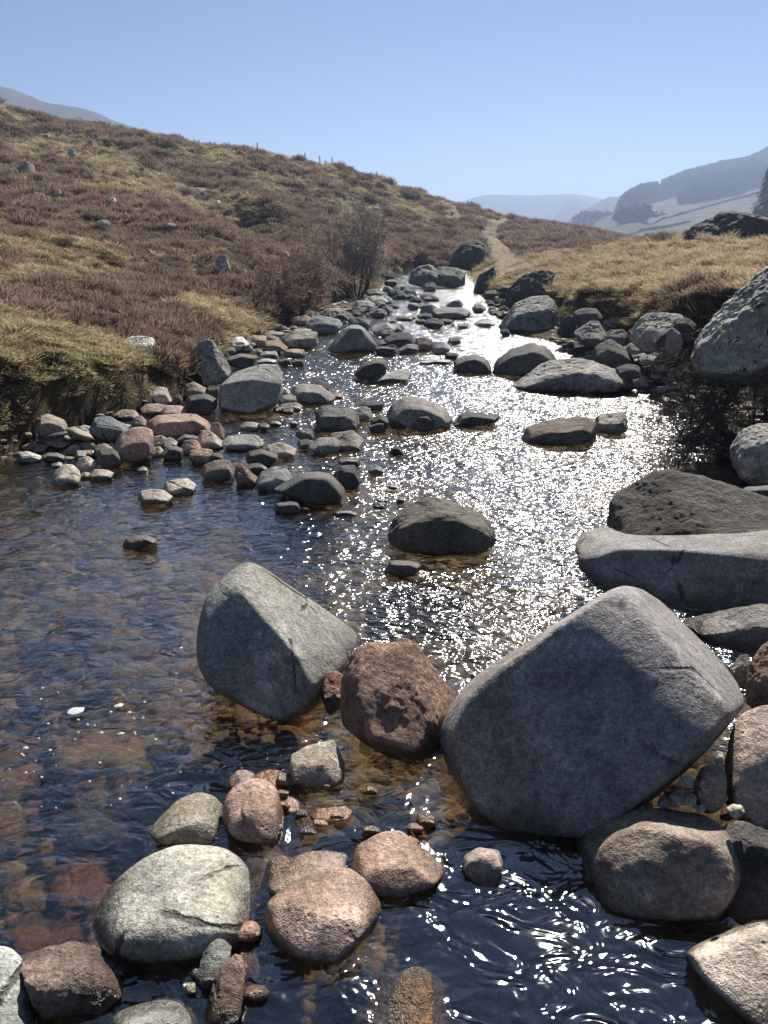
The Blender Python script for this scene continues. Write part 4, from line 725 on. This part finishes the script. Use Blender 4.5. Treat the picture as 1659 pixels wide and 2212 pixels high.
def scatter(name, sources, P, Rot, Sc, kind_label):
    me = bpy.data.meshes.new(name); me.vertices.add(len(P)); me.vertices.foreach_set('co', np.asarray(P, np.float32).ravel())
    for nm, typ, arr in (('rot', 'FLOAT_VECTOR', Rot), ('sca', 'FLOAT_VECTOR', Sc)):
        at = me.attributes.new(nm, typ, 'POINT'); at.data.foreach_set('vector', np.asarray(arr, np.float32).ravel())
    at = me.attributes.new('pick', 'INT', 'POINT'); at.data.foreach_set('value', np.random.RandomState(3).randint(0, len(sources), len(P)).astype(np.int32))
    o = link(name, me); tag(o, kind_label, kind='stuff')
    col = bpy.data.collections.new(name+'_sources'); [col.objects.link(s) for s in sources]
    ng = bpy.data.node_groups.new(name, 'GeometryNodeTree'); ng.interface.new_socket('Geometry', in_out='INPUT', socket_type='NodeSocketGeometry'); ng.interface.new_socket('Geometry', in_out='OUTPUT', socket_type='NodeSocketGeometry')
    N = ng.nodes; Lk = ng.links; gi = N.new('NodeGroupInput'); go = N.new('NodeGroupOutput'); iop = N.new('GeometryNodeInstanceOnPoints')
    ci = N.new('GeometryNodeCollectionInfo'); ci.inputs['Collection'].default_value = col; ci.inputs['Separate Children'].default_value = True; ci.inputs['Reset Children'].default_value = True
    def na(nm, dt): nd = N.new('GeometryNodeInputNamedAttribute'); nd.data_type = dt; nd.inputs['Name'].default_value = nm; return nd.outputs['Attribute']
    Lk.new(gi.outputs[0], iop.inputs['Points']); Lk.new(ci.outputs[0], iop.inputs['Instance']); iop.inputs['Pick Instance'].default_value = True
    Lk.new(na('pick', 'INT'), iop.inputs['Instance Index']); Lk.new(na('rot', 'FLOAT_VECTOR'), iop.inputs['Rotation']); Lk.new(na('sca', 'FLOAT_VECTOR'), iop.inputs['Scale'])
    Lk.new(iop.outputs[0], go.inputs[0]); md = o.modifiers.new('scatter', 'NODES'); md.node_group = ng; return o
def sample(n, r0, r1, a0, a1, seed):
    rs = np.random.RandomState(seed); r = np.sqrt(rs.uniform(r0*r0, r1*r1, n)); a = np.radians(rs.uniform(a0, a1, n)); return r*np.sin(a), r*np.cos(a), rs
NXY = []
zones = [(11500, 2.6, 15, -50, 56), (12500, 15, 40, -36, 38), (20000, 40, 105, -33, 26)]
acc = {'heather': [], 'dry_grass': [], 'green_grass': []}
TP = [(at_r(*p)) for p in [(1120,600,24),(1100,570,32),(1085,545,44),(1060,525,54),(1055,508,63),(1075,498,72),(1110,495,84)]]
TP2 = [(at_r(*p)) for p in [(935,478,62),(960,485,62),(985,482,66),(980,462,74),(965,452,78),(955,442,82)]]
def dpath(X, Y, pts):
    b = np.full(len(X), 1e9)
    for p, q_ in zip(pts, pts[1:]):
        dx, dy = q_.x-p.x, q_.y-p.y; t = np.clip(((X-p.x)*dx+(Y-p.y)*dy)/(dx*dx+dy*dy), 0, 1); b = np.minimum(b, np.hypot(X-p.x-t*dx, Y-p.y-t*dy))
    return b
for zi, (n, r0, r1, a0, a1) in enumerate(zones):
    for which, mult, sd0 in (('h', 1, 10), ('g', (3.2, 2.2, 1.3)[zi], 50)):
        X, Y, rs = sample(int(n*mult), r0, r1, a0, a1, sd0+zi); Z, sd = ground(X, Y); cv = cover(X, Y)
        cl = .35*fbm(xy0(X, Y, 1.3, 4.), 2)+fbm(xy0(X, Y, .5 if zi == 0 else .28, 2.), 3)*.55+fbm(xy0(X, Y, .1, 8.), 2)*.25; heath = (cv[:, 0]+cl*1.0+rs.uniform(-.1, .1, len(X))) > .5
        ok = (sd-strip_w(X, Y) > (.22 if which == 'h' else .14))*(dpath(X, Y, TP) > (.5+.008*r0)*1.)*(dpath(X, Y, TP2) > .6); rr = np.hypot(X, Y)
        if which == 'h':
            k = ok & heath; P = np.stack([X, Y, Z-.05], 1)[k]; r_ = rr[k]; s = (.18+.0085*r_)*rs.uniform(.55, 1.35, k.sum())*(1+.5*noise(np.stack([X[k]*.7, Y[k]*.7, 0*r_], 1))); s = np.minimum(s, 1.1)
            acc['heather'].append((P, np.stack([rs.uniform(-.25, .25, k.sum()), rs.uniform(-.25, .25, k.sum()), rs.uniform(0, 6.3, k.sum())], 1), np.stack([s, s, s*rs.uniform(.6, 1., k.sum())], 1)))
        else:
            k = ok & (~heath | (rs.rand(len(X)) < .25)); gm = rs.rand(len(X)) < cv[:, 1]
            for nm, kk in (('dry_grass', k & ~gm), ('green_grass', k & gm)):
                P = np.stack([X, Y, Z-.02], 1)[kk]; m_ = kk.sum(); s = (.62+.032*rr[kk])*rs.uniform(.6, 1.3, m_)
                # blades lie over downhill, towards the water at bank edges
                e = .25; gx = (ground(X[kk]+e, Y[kk])[0]-Z[kk])/e; gy = (ground(X[kk], Y[kk]+e)[0]-Z[kk])/e
                gx = np.clip(gx, -1, 1); gy = np.clip(gy, -1, 1)
                acc[nm].append((P, np.stack([gy*.4+rs.uniform(-.3, .3, m_), -gx*.4+rs.uniform(-.3, .3, m_), rs.uniform(0, 6.3, m_)], 1)*np.array([1, 1, 0])+np.stack([0*gx, 0*gx, rs.uniform(-.6, .6, m_)], 1), np.stack([s, s, s*rs.uniform(.7, 1.1, m_)], 1)))
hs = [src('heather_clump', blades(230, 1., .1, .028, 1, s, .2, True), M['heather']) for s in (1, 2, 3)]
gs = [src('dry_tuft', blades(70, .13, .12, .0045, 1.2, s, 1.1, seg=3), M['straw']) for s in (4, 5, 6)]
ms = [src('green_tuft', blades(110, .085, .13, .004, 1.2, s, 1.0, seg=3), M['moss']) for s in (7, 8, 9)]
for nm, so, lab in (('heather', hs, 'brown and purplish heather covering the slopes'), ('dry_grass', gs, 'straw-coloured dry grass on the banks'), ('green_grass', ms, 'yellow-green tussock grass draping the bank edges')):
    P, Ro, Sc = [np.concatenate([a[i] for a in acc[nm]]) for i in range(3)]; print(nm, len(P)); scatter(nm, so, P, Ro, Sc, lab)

# ------------------------------------------------------------------ gravel and pebbles of the stream bed
def pebble(seed):
    U, Fc = ico(3); rs = np.random.RandomState(seed); N_ = rs.normal(size=(9, 3)); N_ /= np.linalg.norm(N_, axis=1)[:, None]; N_ = np.concatenate([N_, -N_]); d_ = rs.uniform(.75, 1.1, 18)
    rad = (np.maximum(U@N_.T/d_, 0)**9).sum(1)**(-1/9); me = mesh_np('pebble_source', U*rad[:, None]*np.array([1, .8, .5]), Fc); me.materials.append(M['pebble']); return bpy.data.objects.new('pebble_source', me)
q = MT('pebble'); oi = q.n('ObjectInfo'); pc = q.ramp(oi.outputs['Random'], [(0, (.05, .045, .04)), (.25, (.20, .165, .12)), (.45, (.28, .26, .23)), (.6, (.30, .19, .12)), (.8, (.18, .17, .15)), (1, (.42, .34, .22))])
nn_ = q.noise(q.pos(), 60, 4, .65); pc = q.mix(1., pc, q.ramp(nn_, [(.3, .6), (.7, 1.35)]), 'MULTIPLY'); zz = q.sep(q.pos())[2]; pw = q.ramp(q.math('MULTIPLY_ADD', zz, 4., .5), [(.52, 1.), (.62, 0.)])
pc = q.mix(pw, pc, q.mix(1., pc, (.88, .76, .58), 'MULTIPLY')); q.surf(pc, .7, q.bump(nn_, .01, .6), spec=.3); M['pebble'] = q.m
Xs, Ys, Ss = [], [], []
for n, r0, r1, s0, s1, sd0 in ((9000, .7, 4.2, .012, .055, 1), (9000, 3.5, 9, .02, .075, 2), (6000, 8, 22, .03, .10, 3), (2200, .9, 7, .05, .11, 4)):
    X, Y, rs = sample(n, r0, r1, -48, 46, sd0+200); s = s0+(s1-s0)*rs.rand(n)**2.2; Xs.append(X); Ys.append(Y); Ss.append(s)
X = np.concatenate(Xs); Y = np.concatenate(Ys); s = np.concatenate(Ss); Z, sd = ground(X, Y); k = (sd < .05+strip_w(X, Y)); X, Y, Z, s = X[k], Y[k], Z[k], s[k]; rs = np.random.RandomState(5); n = len(X)
# stones on the bed keep under water unless they lie on a bar or the beach
Z = np.where((Z < -.1) & (Z+s*.4 > -.03), -.03-s*.4, Z)
scatter('gravel', [pebble(i) for i in (1, 2, 3, 4)], np.stack([X, Y, Z+s*.12], 1), np.stack([rs.uniform(-.3, .3, n), rs.uniform(-.3, .3, n), rs.uniform(0, 6.3, n)], 1), np.stack([s, s, s*rs.uniform(.7, 1.2, n)], 1), 'brown and grey gravel and pebbles of the stream bed')

# ------------------------------------------------------------------ tracks
def strip(name, pts, wid, m):
    P = []
    for a, b in zip(pts, pts[1:]):
        for t in np.linspace(0, 1, 24, endpoint=False): P.append((a.x+(b.x-a.x)*t, a.y+(b.y-a.y)*t))
    P = np.array(P); k = np.ones(9)/9; P = np.stack([np.convolve(np.pad(P[:, i], 4, mode='edge'), k, 'valid') for i in (0, 1)], 1)
    T = np.gradient(P, axis=0); T /= np.linalg.norm(T, axis=1)[:, None]; Nn = np.stack([-T[:, 1], T[:, 0]], 1); V = []
    for c in np.linspace(-1, 1, 7):
        q_ = P+Nn*c*(wid*(.5+.15*noise(xy0(P[:, 0], P[:, 1], .3, c))))[:, None]; z = ground(q_[:, 0], q_[:, 1])[0]+.07+.05*(1-c*c); V.append(np.column_stack([q_, z]))
    V = np.concatenate(V); ii = np.arange(len(V)).reshape(7, -1); Q = np.stack([ii[:-1, :-1], ii[:-1, 1:], ii[1:, 1:], ii[1:, :-1]], -1).reshape(-1, 4)
    tag(link(name, mesh_np(name, V, Q), m), kind='structure')
strip('track', TP, 1.15, M['track']); strip('track', TP2, .7, M['track'])

# ------------------------------------------------------------------ bare shrubs and tree
def tubes(segs, sides=3):
    """segs: list of (p0, p1, r0, r1)"""
    a = np.array([s[0] for s in segs]); b = np.array([s[1] for s in segs]); ra = np.array([s[2] for s in segs]); rb = np.array([s[3] for s in segs])
    d = b-a; d /= np.maximum(np.linalg.norm(d, axis=1), 1e-6)[:, None]; ref = np.where(np.abs(d[:, 2:3]) > .9, [[1., 0, 0]], [[0, 0, 1.]]); u = np.cross(d, ref); u /= np.linalg.norm(u, axis=1)[:, None]; v = np.cross(d, u)
    V = []; 
    for k in range(sides):
        c, s_ = math.cos(2*math.pi*k/sides), math.sin(2*math.pi*k/sides); V += [a+(u*c+v*s_)*ra[:, None], b+(u*c+v*s_)*rb[:, None]]
    V = np.stack(V, 1); n = len(segs); base = (np.arange(n)*2*sides)[:, None]; Fc = []
    for k in range(sides): k2 = (k+1) % sides; Fc.append(base+np.array([[2*k, 2*k2, 2*k2+1, 2*k+1]]))
    return V.reshape(-1, 3), np.concatenate(Fc)
RM = [.0012]
def grow(rs, p, d, L, r, lv, thick, fine, wander, spread, up, kids):
    n = 5; 
    for i in range(n):
        d = d+rs.normal(0, wander, 3)+np.array([0, 0, up]); d /= np.linalg.norm(d); q_ = p+d*L/n; r2 = max(r*.86, RM[0])
        (thick if lv <= 1 else fine).append((p, q_, r, r2)); 
        if lv < 4 and (i >= 1 or lv > 0):
            for _ in range(kids[lv] if rs.rand() < .9 else 0):
                dd = d+rs.normal(0, spread, 3); dd /= np.linalg.norm(dd); grow(rs, q_, dd, L*rs.uniform(.45, .7), r2*.55, lv+1, thick, fine, wander, spread, up, kids)
        p, r = q_, r2
def shrub(name, label, cat, base, stems, Ls, r0, m1, m2, seed, fan=.6, wander=.12, spread=.5, up=.05, kids=(1, 2, 1, 1), lean=(0, 0), rmin=.0012):
    RM[0] = rmin
    rs = np.random.RandomState(seed); th, fi = [], []
    for s in range(stems):
        a = rs.uniform(0, 6.28); d = np.array([math.cos(a)*fan*rs.uniform(.2, 1)+lean[0], math.sin(a)*fan*rs.uniform(.2, 1)+lean[1], 1.]); d /= np.linalg.norm(d)
        grow(rs, np.array([math.cos(a)*.12, math.sin(a)*.12, -.05]), d, Ls*rs.uniform(.7, 1.1), r0*rs.uniform(.6, 1), 0, th, fi, wander, spread, up, kids)
    e = empty(name, base); tag(e, label, cat)
    link('trunk', mesh_np('trunk', *tubes(th, 5)), m1, e); link('crown', mesh_np('crown', *tubes(fi, 3)), m2, e); print(name, len(fi))
def gb(px, py, r): v = at_r(px, py, r); return (v.x, v.y, ground1(v.x, v.y))
shrub('bare_shrub', 'round leafless shrub with reddish-brown twigs on the left bank', 'shrub', gb(640,680,16.5), 22, .9, .02, M['bark'], M['twig_red'], 5, fan=1.6, wander=.15, spread=.6, up=.05, kids=(1, 1, 1, 1), rmin=.0045)
shrub('bare_tree', 'tall leafless multi-stemmed tree behind the reddish shrub', 'tree', gb(768,640,22), 11, 1.6, .04, M['bark'], M['twig_dark'], 9, fan=.7, wander=.13, spread=.6, up=.05, kids=(1, 1, 1, 1), rmin=.006)
shrub('bare_shrub', 'dark tangled twiggy shrub overhanging the water at the right bank', 'shrub', gb(1640,850,6.9), 22, .62, .013, M['bark'], M['bark'], 12, fan=1.7, wander=.22, spread=.6, up=-.01, kids=(1, 1, 1, 1), lean=(-.45, -.1), rmin=.0022)
# ------------------------------------------------------------------ fence posts along the crest
for i, (px, r, hp) in enumerate([(20,73,1.5),(150,73,1.5),(277,72,1.4),(560,72,1.1),(660,72,1.1),(693,73,1.1),(718,73,1.1),(815,75,1.1),(150-68,73,1.3)]):
    # ray along the crest: post stands on the ground there
    v = at_r(px, 400, r); z = ground1(v.x, v.y); rs = np.random.RandomState(i)
    V, Fc = tubes([((0, 0, -.2), (rs.uniform(-.05, .05), 0, hp), .055, .05)], 6)
    tag(link('fence_post', mesh_np('fence_post', V, Fc), M['post'], loc=(v.x, v.y, z)), 'thin wooden fence post standing on the hill crest', 'fence post', 'fence posts along the hill crest')

# ------------------------------------------------------------------ far woods
def cone_tree(seed, tall=1.):
    rs = np.random.RandomState(seed); V = []; Fc = []
    for i in range(150):
        t = rs.rand()**.8; a = rs.uniform(0, 6.28); R0 = .26*(1-t)+.01; z = .06+t*.94; k = len(V)
        c = np.array([math.cos(a), math.sin(a), 0]); s_ = np.array([-math.sin(a), math.cos(a), 0]); tipp = c*R0+np.array([0, 0, z-.05]); o_ = np.array([0, 0, z+.03])
        V += [o_, tipp-s_*.05*(1.2-t), tipp+s_*.05*(1.2-t)]; Fc.append([k, k+1, k+2])
    return src('conifer', (np.array(V), np.array(Fc), np.zeros(len(V))), M['conifer'])
def blob_tree(seed):
    rs = np.random.RandomState(seed); V = []; Fc = []
    for i in range(260):
        d = rs.normal(size=3); d /= np.linalg.norm(d); p = d*.42*rs.uniform(.5, 1)*np.array([1, 1, 1.05])+[0, 0, .5]; k = len(V); s_ = .09
        V += [p+rs.normal(0, s_, 3), p+rs.normal(0, s_, 3), p+rs.normal(0, s_, 3)]; Fc.append([k, k+1, k+2])
    return src('broadleaf', (np.array(V), np.array(Fc), np.zeros(len(V))), M['birch'])
cs = [cone_tree(i) for i in (1, 2, 3)]; bs = [blob_tree(i) for i in (1, 2)]
tree_o = HV.reshape(-1, 3); pj = project(tree_o); g2 = pj.reshape(HV.shape[0], HV.shape[1], 2)
rs = np.random.RandomState(31); P = []
UP = [(1335,470),(1345,432),(1385,410),(1420,405),(1480,378),(1560,357),(1620,344),(1659,325),(2000,230)]; LO = [(1335,458),(1380,446),(1430,430),(1465,420),(1472,441),(1540,430),(1590,418),(1659,395),(2000,330)]
for k in range(30000):
    i = rs.randint(0, HV.shape[0]-1); j = rs.randint(0, HV.shape[1]-1); u, v = rs.rand(2)
    q_ = HV[i, j]*(1-u)*(1-v)+HV[i+1, j]*u*(1-v)+HV[i, j+1]*(1-u)*v+HV[i+1, j+1]*u*v
    if i >= HV.shape[0]-2: q_ = HV[i, j]*(1-v)+HV[i, j+1]*v
    s = project(q_[None])[0]
    if s[0] > 1334 and s[1] < np.interp(s[0], *zip(*LO)) and not (1421 < s[0] < 1427) : P.append(q_)
jl = [j for j in range(HV.shape[1]-1)]
for k in range(3000):
    j = rs.randint(0, HV.shape[1]-1); v = rs.rand(); i = HV.shape[0]-2; q_ = HV[i, j]*(1-v)+HV[i, j+1]*v; s = project(q_[None])[0]
    if s[0] > 1338 and not (1419 < s[0] < 1428) and not (1579 < s[0] < 1581): P.append(q_)
P = np.array(P); n = len(P); print('forest', n); sc = rs.uniform(4.5, 7.5, n)
scatter('forest', cs, P, np.stack([0*sc, 0*sc, rs.uniform(0, 6, n)], 1), np.stack([sc*1.7, sc*1.7, sc], 1), 'dark conifer plantation on the far valley side')
def stand(name, pts, srcs, s0, s1, lab, n, rad, seed):
    rs = np.random.RandomState(seed); P = []
    for (px, py, r) in pts:
        for k in range(n):
            v = at_r(px+rs.normal(0, rad), py+rs.uniform(-2, 2), r+rs.normal(0, 12)); P.append(v[:])
    P = np.array(P); m = len(P); sc = rs.uniform(s0, s1, m); return scatter(name, srcs, P, np.stack([0*sc, 0*sc, rs.uniform(0, 6, m)], 1), np.stack([sc, sc, sc], 1), lab)
stand('wood', [(1258,500,560),(1272,499,560),(1288,500,560),(1304,500,560)], bs, 9, 14, 'hazy copse of rounded trees on the valley floor', 7, 4, 1)
stand('wood', [(1345,486,430),(1360,484,430),(1375,480,440),(1392,476,450)], bs, 5, 9, 'thin line of hazy trees crossing the fields', 6, 4, 2)
stand('wood', [(1392,500,480),(1405,501,480),(1422,501,480)], bs, 9, 12, 'hazy clump of trees on the valley floor before the fields', 7, 4, 3)
stand('wood', [(1646,478,210),(1660,478,205),(1676,474,200),(1694,468,200),(1715,462,200)], cs, 9, 12, 'tall dark conifer stand at the right edge beyond the crag', 12, 6, 4)
# foam flecks drifting on the pool
V = []; Fc = []
rs = np.random.RandomState(6)
def disc(x, y, rx, ry, a, z=.016):
    k = len(V); m = 14; V.append((x, y, z+.006))
    for i in range(m): an = 2*math.pi*i/m; rr_ = rs.uniform(.8, 1.15); dx, dy = rx*rr_*math.cos(an), ry*rr_*math.sin(an); V.append((x+dx*math.cos(a)-dy*math.sin(a), y+dx*math.sin(a)+dy*math.cos(a), z))
    for i in range(m): Fc.append((k, k+1+i, k+1+(i+1) % m))
for (x, y, w_) in [(165,1542,23),(258,1531,12),(280,1546,6),(313,1524,5),(262,1592,8),(220,1590,6),(57,1623,8),(85,1603,4),(105,1571,5),(52,1640,4),(170,1562,5),(240,1545,5),(205,1575,4),(290,1560,4),(170,1590,4),(280,1628,3),(268,1508,3)]:
    p = on_water(x, y); s = .7*w_/F*(p-CAM).length; disc(p.x, p.y, s, s*.75, rs.uniform(-.4, .4))
for k in range(40):
    p = on_water(rs.uniform(0, 420), rs.uniform(1480, 1760)); s = rs.uniform(.002, .006); disc(p.x, p.y, s, s, 0)
tag(link('foam', mesh_np('foam', V, Fc), M['foam']), 'white foam flecks drifting on the clear pool', kind='stuff')

# field walls on the far slope
def field_wall(pts, label):
    ns = []
    for (x0, y0), (x1, y1) in zip(pts, pts[1:]):
        for t in np.linspace(0, 1, 16, endpoint=False): ns.append((x0+(x1-x0)*t, y0+(y1-y0)*t))
    base = []
    for (x, y) in ns:
        d2 = (g2[:-1, :, 0]-x)**2+(g2[:-1, :, 1]-y)**2; j = int(np.argmin(np.abs(g2[20, :, 0]-x))); col_ = g2[:-1, j, 1]; o_ = np.argsort(col_); zi = np.interp(y, col_[o_], o_.astype(float)); i0 = int(min(max(zi, 0), HV.shape[0]-3)); base.append(HV[i0, j]*(1-(zi-i0))+HV[i0+1, j]*(zi-i0))
    base = np.array(base); k = np.ones(5)/5; base = np.stack([np.convolve(np.pad(base[:, i], 2, mode='edge'), k, 'valid') for i in range(3)], 1)
    hgt = 1.1+.4*noise(base*.2); V = np.concatenate([base+[0, -.8, -1.5], base+[0, -.6, 0]+np.outer(hgt, [0, 0, 1]), base+[0, .6, 0]+np.outer(hgt, [0, 0, 1]), base+[0, .8, -1.5]])
    ii = np.arange(len(V)).reshape(4, -1); Q = np.stack([ii[:-1, :-1], ii[:-1, 1:], ii[1:, 1:], ii[1:, :-1]], -1).reshape(-1, 4)
    tag(link('dry_stone_dyke', mesh_np('dry_stone_dyke', V, Q), M['wallstone']), label, 'wall')
M['wallstone'] = plain('wall_stone', (.035, .035, .025), sc=.5)
field_wall([(1400,488),(1433,474),(1500,455),(1570,436),(1628,420),(1700,400)], 'thin dark wall line climbing the hazy fields to the right')
field_wall([(1360,512),(1390,498),(1440,492),(1500,478)], 'short dark wall line low on the hazy valley fields')

# ------------------------------------------------------------------ haze
bm = bmesh.new(); bmesh.ops.create_cube(bm, size=1); me = bpy.data.meshes.new('haze'); bm.to_mesh(me); bm.free()
hz = link('haze', me); hz.scale = (15000, 15000, 130); hz.location = (0, 0, 45); tag(hz, 'pale blue haze filling the valley', kind='stuff')
q = MT('haze'); pv = q.n('VolumePrincipled'); pv.inputs['Color'].default_value = (.42, .54, .79, 1); pv.inputs['Density'].default_value = .0009; pv.inputs['Anisotropy'].default_value = .3
q.t.links.new(pv.outputs[0], q.out.inputs['Volume']); me.materials.append(q.m)
